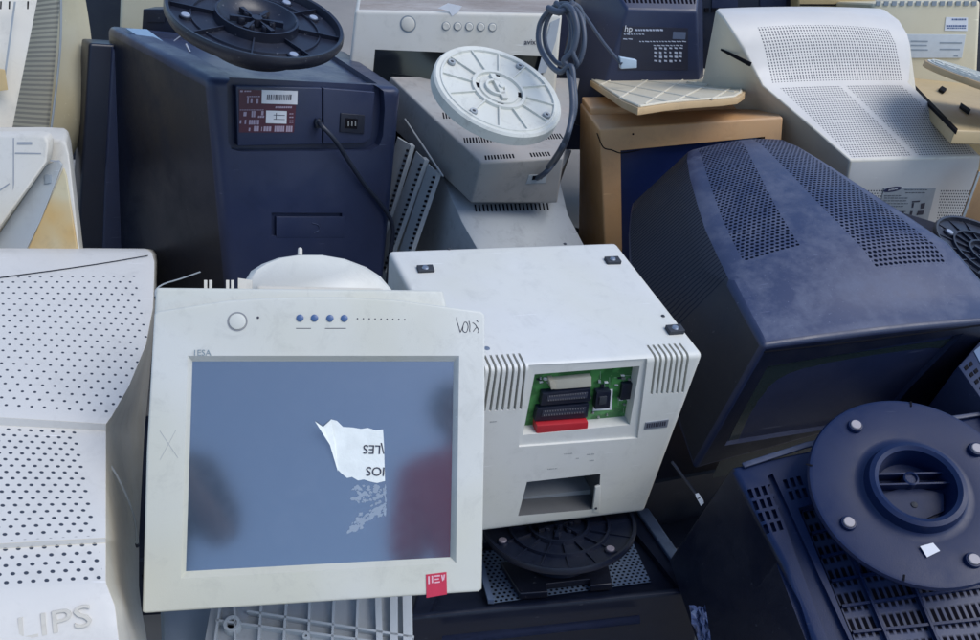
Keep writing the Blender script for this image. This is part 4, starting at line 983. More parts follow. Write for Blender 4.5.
for q in (((650, 285), (685, 280), (675, 325), (645, 330)), ((625, 350), (675, 345), (665, 380), (610, 385)), ((490, 350), (505, 350), (498, 385), (483, 385)), ((560, 350), (578, 350), (568, 390), (550, 390)), ((500, 425), (560, 420), (555, 435), (500, 438)), ((590, 420), (640, 418), (640, 440), (590, 438)), ((575, 265), (640, 260), (636, 272), (574, 276)), ((575, 280), (590, 280), (582, 320), (570, 320))):
    oq(mb, q)
mb.build('approval_marks', M['ink'], lab, smooth=0).matrix_basis = Matrix.Identity(4)
# carrying slot on the side
sa, sb_, sc_, sd_ = secs[6][0].lerp(secs[6][3], .42), secs[5][0].lerp(secs[5][3], .46), secs[4][0].lerp(secs[4][3], .42), secs[4][0].lerp(secs[4][3], .37)
p0 = onplane3(f, 721, 49, (secs[6][0], secs[6][3]), (secs[5][3], secs[5][0])); p1 = onplane3(f, 750, 64, (secs[6][0], secs[6][3]), (secs[5][3], secs[5][0]))
mb = MB(); w_ = Vector((0, 0, .004)); o_ = Vector((-.0015, -.001, 0)); mb.prism([p0 + w_ * .4 + o_, p1 + w_ + o_, p1 - w_ + o_, p0 - w_ * .6 + o_], (.004, 0, 0)); mb.build('hand_slot', M['dark'], body, smooth=0)

# ------------------------------------------------ big navy monitor, right
f = Frame((7.8, -4.2, 14.5), (.583, .985, .621))
t = thing('crt_monitor', 'big navy tube monitor with two long vent bands on its hood, screen leaning towards us', 'monitor', f, 'discarded tube monitors')
P_ = [(0, (763, 346), (1003, 319), (927, 406), (693, 470)), (.02, (758, 335), (1003, 310), (930, 400), (688, 455)), (.06, (747, 315), (993, 292), None, (676, 420)), (.13, (730, 282), (950, 243), None, (655, 360)), (.2, (717, 255), (913, 218), None, (640, 320)),
      (.27, (705, 229), (881, 198), None, (632, 290)), (.35, (697, 203), (850, 178), None, (628, 262)), (.43, (690, 178), (822, 160), None, (627, 235)), (.50, (687, 160), (800, 147), None, (629, 215)), (.539, (688, 152), (784, 140), None, (631, 205)), (.555, (694, 149), (772, 138.5), None, (634, 203))]
secs = []
for y, a, b_, c_, d_ in P_:
    TL = f.on(*a, y=y); TR = f.on(*b_, y=y); BL = f.on(*d_, y=y)
    BR = f.on(*c_, y=y) if c_ else TR + Vector((.02, 0, -.22))
    secs.append((TL, TR, BR, BL))
lens = [0]
for a, b_ in zip(secs, secs[1:]): lens.append(lens[-1] + ((a[0] - b_[0]).length + (a[1] - b_[1]).length) / 2)
wp = [(q[1] - q[0]).length / 2 for q in secs]
NV2 = (.018, .029, .080)
m_p = plastic('navy vented hood', NV2, .40, .34, (.16, .18, .24), .3, scale=2.2, spots=.25, pat=[
    ('dot', -.138, -.050, lens[3] + .03, lens[9] - .010, .0080, .0074, .0030, .0025, .5, .065 / (lens[9] - lens[3]), .060 / (lens[9] - lens[3])),
    ('dot', .030, .150, lens[2] + .045, lens[9] - .010, .0080, .0074, .0030, .0025, .5, .0, -.055 / (lens[9] - lens[2]))], holecol=(.005, .007, .015))
m_ps = plastic('navy ribbed side', (.008, .011, .020), .5, .1, (.1, .11, .14), .2, pat=[('slot', -1, 1, .16, .62, 2, .0085, 2, .0012, 0)], holecol=(.018, .022, .036))  # left side coloured darker than the hood, shade painted in
mb = MB().loftbox(secs, nu=16, nz=5, arch=[.004, .008, .014, .020, .024, .026, .026, .022, .018, .012, .005], mats={'top': 1, 'l': 2, 'front': 3}).bevel(.010, 42, 4)
body = mb.build('housing', [M['navy'], m_p, m_ps, M['black']], t)
c = MB(); c.prism([f.on(*p, y=-.02) for p in ((774, 377), (972, 343), (917, 398), (890, 430), (730, 456))], (0, .028, 0)); cut(body, [c])
mb = MB(); q = [f.on(*p, y=.0075) for p in ((712, 478), (905, 445), (990, 333), (762, 366))]; mb.patch(*q, 10, 10, bulge=.003)
mb.build('screen', flat('green black tube glass', (.022, .034, .036), .22, spec=.6), t)
mb = MB(); mb.tube([f.on(x, y, y=-.0003) for x, y in ((764, 352), (860, 341), (1000, 323))], .0012, 5); mb.build('bezel_seam', M['dark'], t)
# ------------------------------------------------ rippled beige monitor, upper left
f = Frame((0, 0, 30), tuple(cam_at(40, 70, 1.45)))
t = thing('crt_monitor', 'beige tube monitor with rippled side vents at the upper left corner', 'monitor', f, 'discarded tube monitors')
def W(fr, x, y, d): return fr.far(x, y, d)
A0 = [W(f, 40, -14, 1.36), W(f, 4, 170, 1.36)]   # front edge of the side
A1 = [W(f, 62, -18, 1.48), W(f, 45, 175, 1.48)]
A2 = [W(f, 84, -10, 1.62), W(f, 60, 175, 1.62)]
mid = W(f, 96, 62, 1.60)
mb = MB()
n1 = 26
m_rip = plastic('rippled beige side', (.42, .41, .33), .5, .05, (.5, .5, .45), .15, pat=[('slot', -1, 1, -1, 1, 1, .0085, 1, .0022, 0)], holecol=(.25, .25, .22))
def strip(a, b_, c_, d_, bul, mi, nu=6, nv=14): mb.patch(a, b_, c_, d_, nu, nv, bulge=bul, mi=mi)
strip(A0[1], A1[1], A1[0], A0[0], .004, 1)
B2b, B2t = A2[1], A2[0]
# rear flank bulges outward half way up
N_ = 14
rows = []
for j in range(N_ + 1):
    v = j / N_; a = A1[1].lerp(A1[0], v); e = B2b.lerp(B2t, v); bulge = (mid - B2b.lerp(B2t, .6)) * (math.sin(math.pi * v ** .8))
    rows.append([mb.bm.verts.new(a.lerp(e + bulge, u / 6)) for u in range(7)])
for j in range(N_):
    for i in range(6): mb.bm.faces.new((rows[j][i], rows[j][i + 1], rows[j + 1][i + 1], rows[j + 1][i]))
# white front bezel to the left of it and top, rear
Fz = [W(f, -60, -14, 1.30), W(f, -60, 175, 1.30)]
strip(Fz[1], A0[1], A0[0], Fz[0], .0, 2)
bk = Vector((0, .1, 0))
mb.patch(Fz[0], A0[0], A0[0] + bk * 2.4, Fz[0] + bk * 2.4, 1, 1); mb.patch(A0[0], A1[0], A2[0], A0[0] + bk * 2.4, 1, 1)
mb.patch(Fz[0], Fz[0] + bk * 2.4, Fz[1] + bk * 2.4, Fz[1], 1, 1); mb.patch(Fz[1], Fz[1] + bk * 2.4, A2[1], A0[1], 1, 1); mb.patch(Fz[0] + bk * 2.4, A2[0], A2[1], Fz[1] + bk * 2.4, 1, 1)
mb.weld(1e-4); bmesh.ops.recalc_face_normals(mb.bm, faces=mb.bm.faces[:])
body = mb.build('housing', [M['beige'], m_rip, M['white']], t)
mb = MB(); mb.tube([W(f, 61, -10, 1.465), W(f, 60, 50, 1.465), W(f, 51, 130, 1.465)], .002, 6); mb.build('side_seam', M['grey_ink'], body)
mb = MB()
for x in (1, 9.5, 28): mb.prism([W(f, *p, 1.315) for p in ((x - .8, 1.5), (x + .9, 1.5), (x + .5, 9), (x - 1, 9))], (0, .003, 0))
mb.build('bezel_slots', M['dark'], body)
mb = MB(); mb.prism([W(f, *p, 1.325) for p in ((14, 2), (16, 2), (6, 75), (4, 75))], (0, .004, 0)); mb.build('bezel_groove', M['grey'], body)
mb = MB(); mb.prism([W(f, *p, 1.32) for p in ((-8, 68), (5, 70), (8, 90), (-8, 92))], (0, .004, 0)); mb.bevel(.001); mb.build('button', M['yellowed'], body)

# ------------------------------------------------ white machine with a yellowed side, left edge
f = Frame((0, 0, 0), tuple(cam_at(30, 190, 1.2)))
t = thing('printer', 'white machine casing with a yellowed side panel standing at the left edge', 'printer', f)
mb = MB(); D = 1.2
q = [W(f, *p, D) for p in ((-120, 137), (36, 135), (45, 137), (48, 143), (46, 162), (0, 226), (-30, 268), (-120, 270))]
mb.prism(q, (0, .02, 0)); mb.bevel(.004, 40, 3); mb.build('front_cover', M['white'], t)
mb = MB(); q = [W(f, *p, D + .03) for p in ((-120, 140), (40, 139), (61, 140), (66, 143), (69, 155), (84, 290), (-120, 290))]
mb.prism(q, (-.02, .05, 0)); mb.bevel(.005, 40, 3); mb.build('casing', M['white'], t)
mb = MB(); q = [W(f, *p, D + .0275) for p in ((63, 168), (66, 176), (79, 262), (22, 262), (40, 222))]
mb.prism(q, (0, .004, 0)); mb.bevel(.0015); mb.build('side_panel', plastic('yellow stained panel', (.50, .44, .28), .5, .1, (.5, .45, .3), .3, yellow=((.50, .30, .08), .9), scale=2), t)
mb = MB(); q = [W(f, *p, D + .026) for p in ((46, 165), (58, 160), (62, 165), (40, 222), (20, 262), (-20, 262), (4, 226))]
mb.prism(q, (0, .004, 0)); mb.bevel(.0015); mb.build('sloping_rail', M['grey'], t)
mb = MB(); q = [W(f, *p, D + .024) for p in ((44, 175), (51, 175), (51, 183), (44, 184))]; mb.prism(q, (0, .004, 0)); mb.bevel(.001); mb.build('button', M['grey_ink'], t)
mb = MB()
for q in (((13, 138), (14, 138), (14, 184), (13, 190)), ((0, 189), (9, 183), (9.5, 184), (0, 191)), ((15, 152.5), (41, 153), (41, 154), (15, 153.7)), ((17, 142), (32, 142), (32, 144.5), (17, 144.5)), ((50, 160), (60, 161), (60, 162), (50, 161))):
    mb.prism([W(f, *p, D - .0006) for p in q], (0, .0008, 0))
mb.build('panel_line', flat('grey line', (.3, .32, .34), .6), t, smooth=0)

# ------------------------------------------------ things along the top and right edges
def boxthing(name, label, cat, fr, near, ynear, dep, mat, part='housing', bev=.006, shrink=.96, group=None, mats=None, nu=2):
    t = thing(name, label, cat, fr, group)
    s0 = [fr.on(*p, y=ynear) for p in near]; c_ = sum(s0, Vector()) / 4
    s1 = [p.lerp(c_, 1 - shrink) + Vector((0, dep, 0)) for p in s0]
    mb = MB().loftbox([s0, s1], nu=nu, nz=2, mats=mats or {}).bevel(bev, 40, 3); b = mb.build(part, mat, t); return t, b
f = Frame((-8, 0, 6), tuple(cam_at(140, 20, 1.95)))
t, b = boxthing('crt_monitor', 'beige monitor showing between the navy monitor and the rippled one', 'monitor', f, ((121, -50), (215, -50), (215, 110), (116, 110)), 0, .3, M['beige'], group='discarded tube monitors', bev=.012)
mb = MB(); mb.prism([f.on(*p, y=-.001) for p in ((126, -40), (212, -40), (212, -36), (126, -36))], (0, .002, 0)); mb.build('housing_seam', M['grey_ink'], b)
f = Frame((-8, 0, 6), tuple(cam_at(100, 40, 2.15)))
t, b = boxthing('crt_monitor', 'black filler monitor added to keep the gap behind the rippled beige monitor dark', 'monitor', f, ((70, -60), (150, -60), (150, 160), (50, 160)), 0, .3, M['black'], group='discarded tube monitors')  # added filler, keeps the gap behind dark
mb = MB(); mb.prism([f.on(*p, y=-.002) for p in ((80, -50), (146, -50), (146, -20), (80, -20))], (0, .003, 0)); mb.build('rear_panel', M['charcoal'], b)
f = Frame((-8, 0, 0), tuple(cam_at(155, 18, 1.62)))
t = thing('cable_box', 'small black box wedged behind the navy monitor under its swivel foot', 'box', f)
mb = MB(); mb.prism([f.on(*p, y=0) for p in ((143, 9), (200, 9), (200, 60), (140, 60))], (0, .06, 0)); mb.bevel(.002); mb.build('casing', M['black'], t)
mb = MB(); mb.prism([f.on(*p, y=-.002) for p in ((148, 14), (165, 14), (165, 22), (147, 22))], (0, .003, 0)); mb.build('cover', M['charcoal'], t)

f = Frame((-8, 0, 4), tuple(cam_at(750, 0, 2.3)))
t, b = boxthing('crt_monitor', 'dark monitor mostly out of frame behind the big white monitor', 'monitor', f, ((694, -80), (797, -80), (797, 150), (690, 150)), 0, .3, [M['black'], M['navy']], group='discarded tube monitors')
mb = MB()
for x in (712, 760): mb.prism([f.on(*p, y=-.004) for p in rectq(x, -60, x + 26, 8)], (0, .005, 0))
mb.bevel(.001); mb.build('rear_panel', M['navy'], b)
mb = MB()
for k in range(14): mb.prism([f.on(*p, y=-.005) for p in rectq(698 + k * 7, 8, 702 + k * 7, 12)], (0, .006, 0))
mb.build('vent_slots', M['dark'], b, smooth=0)
f = Frame((-8, 0, 2), tuple(cam_at(600, -20, 2.35)))
t, b = boxthing('crt_monitor', 'dark filler monitor added behind the coiled cable at the top edge', 'monitor', f, ((545, -80), (690, -80), (690, 150), (540, 150)), 0, .3, M['navy'], group='discarded tube monitors')  # added filler so the background here stays dark
mb = MB(); mb.prism([f.on(*p, y=-.004) for p in rectq(560, -60, 680, 0)], (0, .005, 0)); mb.bevel(.001); mb.build('rear_panel', M['black'], b)
f = Frame((-8, 0, 4), tuple(cam_at(840, 0, 2.25)))
t, b = boxthing('crt_monitor', 'brownish beige casing edge at the top between dark monitor and cream monitor', 'monitor', f, ((798, -60), (874, -60), (880, 140), (798, 140)), 0, .3, M['yellowed'], group='discarded tube monitors')
mb = MB(); mb.prism([f.on(*p, y=-.002) for p in rectq(800, 4, 872, 5.5)], (0, .003, 0)); mb.build('seam', M['dark'], b)

f = Frame((-10, 0, -2), tuple(cam_at(930, 30, 2.0)))
m_q = plastic('cream plastic', (.60, .54, .38), .5, .1, (.5, .5, .45), .12, yellow=((.55, .42, .2), .3))
t, b = boxthing('crt_monitor', 'cream coloured monitor with a white paper sticker at the upper right corner', 'monitor', f, ((872, 3), (981, 0), (974, 150), (872, 150)), 0, .3, m_q, group='discarded tube monitors', bev=.01)
mb = MB()
for k in range(13): mb.prism([f.on(*p, y=-.002) for p in ((876 + k * 8, 5.5), (880.5 + k * 8, 5.5), (881 + k * 8, 1), (876.5 + k * 8, 1))], (0, .004, 0))
mb.build('vent_slots', M['grey_ink'], b, smooth=0)
mb = MB(); mb.prism([f.on(*p, y=-.004) for p in ((905, 34), (966, 34.5), (962, 58), (905, 58))], (0, .006, 0)); mb.bevel(.001); pn = mb.build('rear_panel', flat('pale grey panel', (.55, .58, .58), .5), b)
mb = MB()
for x0, x1, y in ((911, 928, 40.5), (911, 927, 44.5), (911, 928, 49), (940, 962, 42), (940, 960, 48.5), (954, 958, 55)):
    mb.prism([f.on(*p, y=-.0048) for p in ((x0, y), (x1, y + .2), (x1, y + 1.5), (x0, y + 1.3))], (0, .001, 0))
mb.build('panel_slots', M['grey_ink'], pn, smooth=0).matrix_basis = Matrix.Identity(4)
mb = MB(); mb.prism([f.on(*p, y=-.0012) for p in ((946, 17), (968, 17.5), (967.5, 31), (944.5, 30.5))], (0, .001, 0)); stk = mb.build('sticker', M['sticker'], b, smooth=0)
mb = MB()
for x0, x1, y, h in ((952, 966, 18.5, 1.6), (946.5, 966, 25, 1.6), (947, 966, 27.5, 1.0)):
    x = x0
    while x < x1: w = random.uniform(.6, 2.4); mb.prism([f.on(*p, y=-.0018) for p in rectq(x, y, min(x + w, x1), y + h)], (0, .0004, 0)); x += w + .6
mb.build('sticker_print', flat('blue print', (.08, .13, .28), .6), stk, smooth=0).matrix_basis = Matrix.Identity(4)
# dark edge beyond it
f = Frame((-10, 0, 2), tuple(cam_at(990, 40, 2.2)))
t, b = boxthing('crt_monitor', 'dark casing at the very edge beside the cream monitor', 'monitor', f, ((960, -20), (1080, -20), (1080, 150), (960, 150)), 0, .3, M['charcoal'], group='discarded tube monitors')
mb = MB(); mb.prism([f.on(*p, y=-.002) for p in rectq(985, 0, 1060, 60)], (0, .003, 0)); mb.build('rear_panel', M['black'], b)

# tan box carrying the round yellowed base
f = Frame((-6, 0, -8), tuple(cam_at(960, 110, 1.72)))
t = thing('cabinet', 'yellow tan plastic cabinet at the right edge with small latches on its top', 'cabinet', f)
top = [(908, 82), (955, 130), (1100, 134), (1085, 62), (925, 58)]
mb = MB(); mb.prism([f.on(*p, z=0) for p in top], (0, 0, -.028)); mb.bevel(.004, 40, 3)
mb.build('lid', plastic('faded tan lid', (.48, .36, .19), .5, .1, (.5, .42, .3), .25), t)
mb = MB(); q = [f.on(*p, z=-.03) for p in ((915, 84), (958, 126), (1090, 128), (1080, 66), (930, 60))]; mb.prism(q, (0, 0, -.32)); mb.bevel(.004, 40, 3); mb.build('case', M['yellowed'], t)
mb = MB(); mb.prism([f.on(*p, z=.001) for p in ((908, 83), (957, 131.5), (958, 129), (911, 81))], (0, 0, -.006)); mb.build('lid_gap', M['dark'], t, smooth=0)
for q in (((941, 88), (946, 91), (943, 94), (938, 91)), ((960, 105), (970, 112), (968, 115), (959, 108))):
    mb = MB(); mb.prism([f.on(*p, z=.001) for p in q], (0, 0, .006)); mb.bevel(.0012); mb.build('latch', M['dark'], t)
fd = Frame((-6, 10, -8), tuple(cam_at(992, 82, 1.62)))
t = thing('base_plate', 'round yellowed base lying on the tan cabinet at the right edge', 'stand base', fd, 'loose stand bases')
out = []
for k in range(40):
    a = 2 * math.pi * k / 40; out.append(Vector((.135 * math.cos(a), .125 * math.sin(a), 0)))
mb = MB(); mb.prism(out, (0, 0, -.012)); mb.bevel(.002, 50, 2); mb.build('plate', plastic('tan rim plastic b', (.52, .34, .16), .5, .1, (.5, .45, .35), .3), t)
mb = MB(); mb.prism([p * .965 for p in out], (0, 0, .002))
for r in (.03, .05, .075, .10, .12): mb.lathe([(r, .001), (r, .005), (r + .002, .005), (r + .002, .001)], 48)
for k in range(10):
    a = k * math.pi / 5; mb.tube([Vector((math.cos(a) * .03, math.sin(a) * .03, .003)), Vector((math.cos(a) * .125, math.sin(a) * .118, .003))], .0016, 5, 0, 1)
mb.build('underside', plastic('faded underside', (.56, .56, .50), .5, .1, (.5, .5, .45), .3), t)

f = Frame((-6, 0, -20), tuple(cam_at(985, 190, 1.62)))
t = thing('crate_panel', 'tan plastic panel standing beside the white monitor at the right edge', 'panel', f)
mb = MB(); mb.prism([f.on(*p, y=0) for p in ((979, 172), (1010, 176), (1010, 300), (950, 300), (961, 222))], (0, .02, 0)); mb.bevel(.002); mb.build('panel', M['tan'], t)
mb = MB(); mb.prism([f.on(*p, y=-.002) for p in ((979, 172), (981, 172), (963, 222), (960.5, 222))], (0, .004, 0)); mb.build('rim', M['plate_white'], t)

# black round swivel foot at the right edge with its monitor
f = Frame((8, 12, 0), tuple(cam_at(994, 254, 1.36)))
t = thing('crt_monitor', 'black monitor at the right edge seen mostly by its round swivel foot', 'monitor', f, 'discarded tube monitors')
mb = MB(); q = [(-.06, -.10, -.07), (.3, -.10, -.07), (.3, .2, -.07), (-.06, .2, -.07)]; mb.prism([Vector(p) for p in q], (0, 0, -.3)); mb.bevel(.008, 40, 3); mb.build('housing', M['black'], t)
swivel(f, t, .105, M['charcoal'], 'low', [150, 60, 240, 330], .74, flat('pad blue grey', (.3, .34, .42), .5), neck=.05, neckr=.05)

# dark vented housing under the big navy monitor, right edge
f = Frame((10, -5, 30), tuple(cam_at(965, 372, 1.12)))
t = thing('crt_monitor', 'dark monitor with a pale vent grille tucked under the big navy monitor', 'monitor', f, 'discarded tube monitors')
q = [f.on(*p, z=0) for p in ((958, 366), (1000, 318), (1090, 400), (1000, 425))]
mb = MB(); mb.prism(q, (0, 0, -.2)); mb.bevel(.004, 40, 2); body = mb.build('housing', M['navy'], t)
mb = MB(); mb.prism([f.on(*p, z=.0012) for p in ((974, 351), (1000, 330), (1050, 375), (1010, 395), (985, 372))], (0, 0, -.004)); vp = mb.build('vent_panel', m_pf, t)
mb = MB()
for r_ in range(2):
    for k in range(5):
        x = 964 + k * 5.2 + r_ * 4.5; y = 367 + k * 7 - r_ * 3.5
        mb.prism([f.on(*p, z=.001) for p in ((x, y), (x + 3, y - 2.6), (x + 5, y + .8), (x + 2, y + 3.2))], (0, 0, -.002))
mb.build('vent_slots', M['dark'], t, smooth=0)

# ribbed grey stand base at the bottom
f = Frame((12, 2, -4), tuple(cam_at(310, 640, 1.02)))
t = thing('stand_base', 'light grey stand base with a grid of ribs, below the flat panel monitor', 'stand base', f, 'loose stand bases')
q = [f.on(*p, z=-.012) for p in ((214, 590), (412, 590), (414, 690), (196, 690))]; mb = MB(); mb.prism(q, (0, 0, -.004)); mb.build('plate', plastic('light grey plate', (.40, .43, .45), .5, .2, (.4, .42, .44), .35), t)
m_rb = plastic('light grey rib', (.50, .53, .54), .45, .15, (.45, .47, .48), .2)
def ribp(a, b_, w=.0014, z0=-.012, h=.013, nm='rib'):
    p0, p1 = f.on(*a, z=0), f.on(*b_, z=0); d = (p1 - p0).normalized(); n = Vector((-d.y, d.x, 0)) * w
    mb = MB(); mb.prism([p0 + n, p1 + n, p1 - n, p0 - n], (0, 0, -h)); mb.build(nm, m_rb, t)
for a, b_ in (((262, 590), (256, 680)), ((287, 590), (281, 680)), ((310, 590), (307, 680)), ((334, 590), (331, 680)), ((358, 590), (355, 680)), ((247, 611), (414, 637)), ((216, 620), (400, 645)), ((222, 590), (208, 690)), ((234, 590), (236, 690))): ribp(a, b_)
for a, b_, w in (((378, 590), (381, 690), .004), ((394, 590), (394, 690), .005), ((407, 590), (409, 690), .006)): ribp(a, b_, w, nm='rail')
mb = MB(); mb.lathe([(.0065, -.01), (.0065, .002), (.0105, .002), (.0115, -.012)], 28, 0, f.on(232, 624, z=0)); mb.build('boss', m_rb, t)
mb = MB(); mb.lathe([(0, -.006), (.0066, -.006), (.0066, -.009)], 28, 0, f.on(232, 624, z=0)); mb.build('boss_hole', M['dark'], t)
mb = MB(); mb.lathe([(.0016, -.01), (.0016, .001), (.0045, .001), (.005, -.012)], 20, 0, f.on(306, 636, z=0)); mb.build('screw_post', m_rb, t)
f = Frame((12, 4, -4), tuple(cam_at(185, 650, 1.05)))
t = thing('plastic_cover', 'smooth blue grey plastic cover below the lower left corner of the flat panel monitor', 'cover', f)
mb = MB(); mb.loftbox([[f.on(*p, z=z) for p, z in (((166, 700), 0), ((208, 700), -.03), ((208, 700), -.08), ((164, 700), -.06))], [f.on(*p, z=z) for p, z in (((163, 600), 0), ((212, 600), -.03), ((212, 600), -.08), ((160, 600), -.06))]], nu=8, nz=2, arch=.01).bevel(.003); mb.build('shell', plastic('blue grey cover', (.20, .25, .31), .4, .15, (.3, .33, .36), .2), t)

# crumpled film, loose plug and thin wires in the gaps
f = Frame((0, 0, 0), tuple(cam_at(703, 612, 1.02)))
mb = MB()
g = []
for j in range(15):
    r_ = []
    for i in range(8):
        x = 692 + i * 1.9 + j * .7 + random.uniform(-.5, .5); y = 606 + j * 4.2 + random.uniform(-2, 2); r_.append(mb.bm.verts.new(f.far(x - (3 if i == 0 and j < 5 else 0), y, 1.02 + random.uniform(-.004, .004))))
    g.append(r_)
for j in range(14):
    for i in range(7): mb.bm.faces.new((g[j][i], g[j][i + 1], g[j + 1][i + 1], g[j + 1][i]))
film = mb.build('plastic_film', flat('blue grey film', (.045, .065, .14), .2, spec=.6), None, smooth=0, mat=f.M.copy())
tag(film, 'crumpled blue plastic film stuffed between the two black monitors at the bottom', 'film')
f = Frame((0, 0, 0), tuple(cam_at(700, 500, 1.12)))
t = thing('cable', 'thin dark cable ending in a small white plug, in the dark gap', 'cable', f)
mb = MB(); mb.tube([f.far(x, y, d) for x, y, d in ((672, 462, 1.2), (684, 478, 1.18), (694, 492, 1.14), (699, 499, 1.12))], .0022, 6); mb.build('cord', M['cable_black'], t)
mb = MB(); mb.prism([f.far(x, y, 1.12) for x, y in ((696, 497), (699, 496), (704, 503), (701, 506))], (0, .006, 0)); mb.build('plug', flat('pale plug', (.5, .53, .55), .5), t)
f = Frame((0, 0, 0), tuple(cam_at(165, 285, .98)))
t = thing('cable', 'thin grey wire loop rising behind the flat panel monitor', 'cable', f)
mb = MB(); mb.tube([f.far(x, y, d) for x, y, d in ((156, 298, .95), (156, 290, .96), (164, 284, .98), (180, 279, 1.02), (200, 272, 1.08))], .0010, 6); mb.build('wire', M['grey'], t)
mb = MB(); mb.lathe([(0, .002), (.0018, .0015), (.0018, -.002), (0, -.002)], 10, 0, f.far(156, 298, .95)); mb.build('end_sleeve', M['cable_black'], t)
f = Frame((0, 0, 0), tuple(cam_at(132, 500, .98)))
t = thing('cable', 'thin grey lead hanging between the perforated monitor and the flat panel', 'cable', f)
mb = MB(); mb.tube([f.far(x, y, d) for x, y, d in ((108, 462, .955), (118, 478, .955), (129, 502, .965), (135, 522, .98), (137, 545, 1.0))], .0013, 6); mb.build('wire', M['grey'], t)
mb = MB(); mb.lathe([(0, .003), (.002, .002), (.002, -.003), (0, -.003)], 10, 0, f.far(137, 545, 1.0)); mb.build('end_sleeve', M['cable_black'], t)

# filler housings, added so the gaps in the pile come out dark
for lab_, px_, py_, d_, rot_, sz in (('black filler monitor added to darken the gap below the big navy monitor', 720, 470, 1.45, (-4, 5, 24), (.4, .4, .3)),
                                ('black filler monitor added to darken the low gap beside the terminal case', 705, 540, 1.42, (-12, 5, 30), (.4, .4, .36)),
                                ('black filler monitor added deep in the gap left of the flat panel', 150, 560, 1.30, (5, 0, 10), (.34, .36, .3)),
                                ('black filler monitor added behind the ivory terminal case', 610, 300, 1.75, (0, 4, -12), (.36, .36, .36)),
                                ('dark filler monitor added behind the white machine at left', 90, 230, 1.75, (0, 0, 24), (.36, .4, .4))):
    f = Frame(rot_, tuple(cam_at(px_, py_, d_)))
    t = thing('crt_monitor', lab_, 'monitor', f, 'discarded tube monitors')
    w_, dd_, h_ = sz
    mb = MB().loftbox([[Vector(p) for p in ((-w_ / 2, 0, 0), (w_ / 2, 0, 0), (w_ / 2, 0, -h_), (-w_ / 2, 0, -h_))], [Vector(p) for p in ((-w_ * .4, dd_, -.03), (w_ * .4, dd_, -.03), (w_ * .4, dd_, -h_), (-w_ * .4, dd_, -h_))]], nu=2, nz=2).bevel(.01)
    mb.build('housing', M['black'], t)
    if py_ in (470, 540): continue
    mb = MB()
    for k in range(8): mb.box((-w_ * .3 + k * w_ * .08, -.001, -.1), (-w_ * .3 + k * w_ * .08 + .008, .001, -.04))
    mb.build('vent_slots', M['dark'], t, smooth=0)

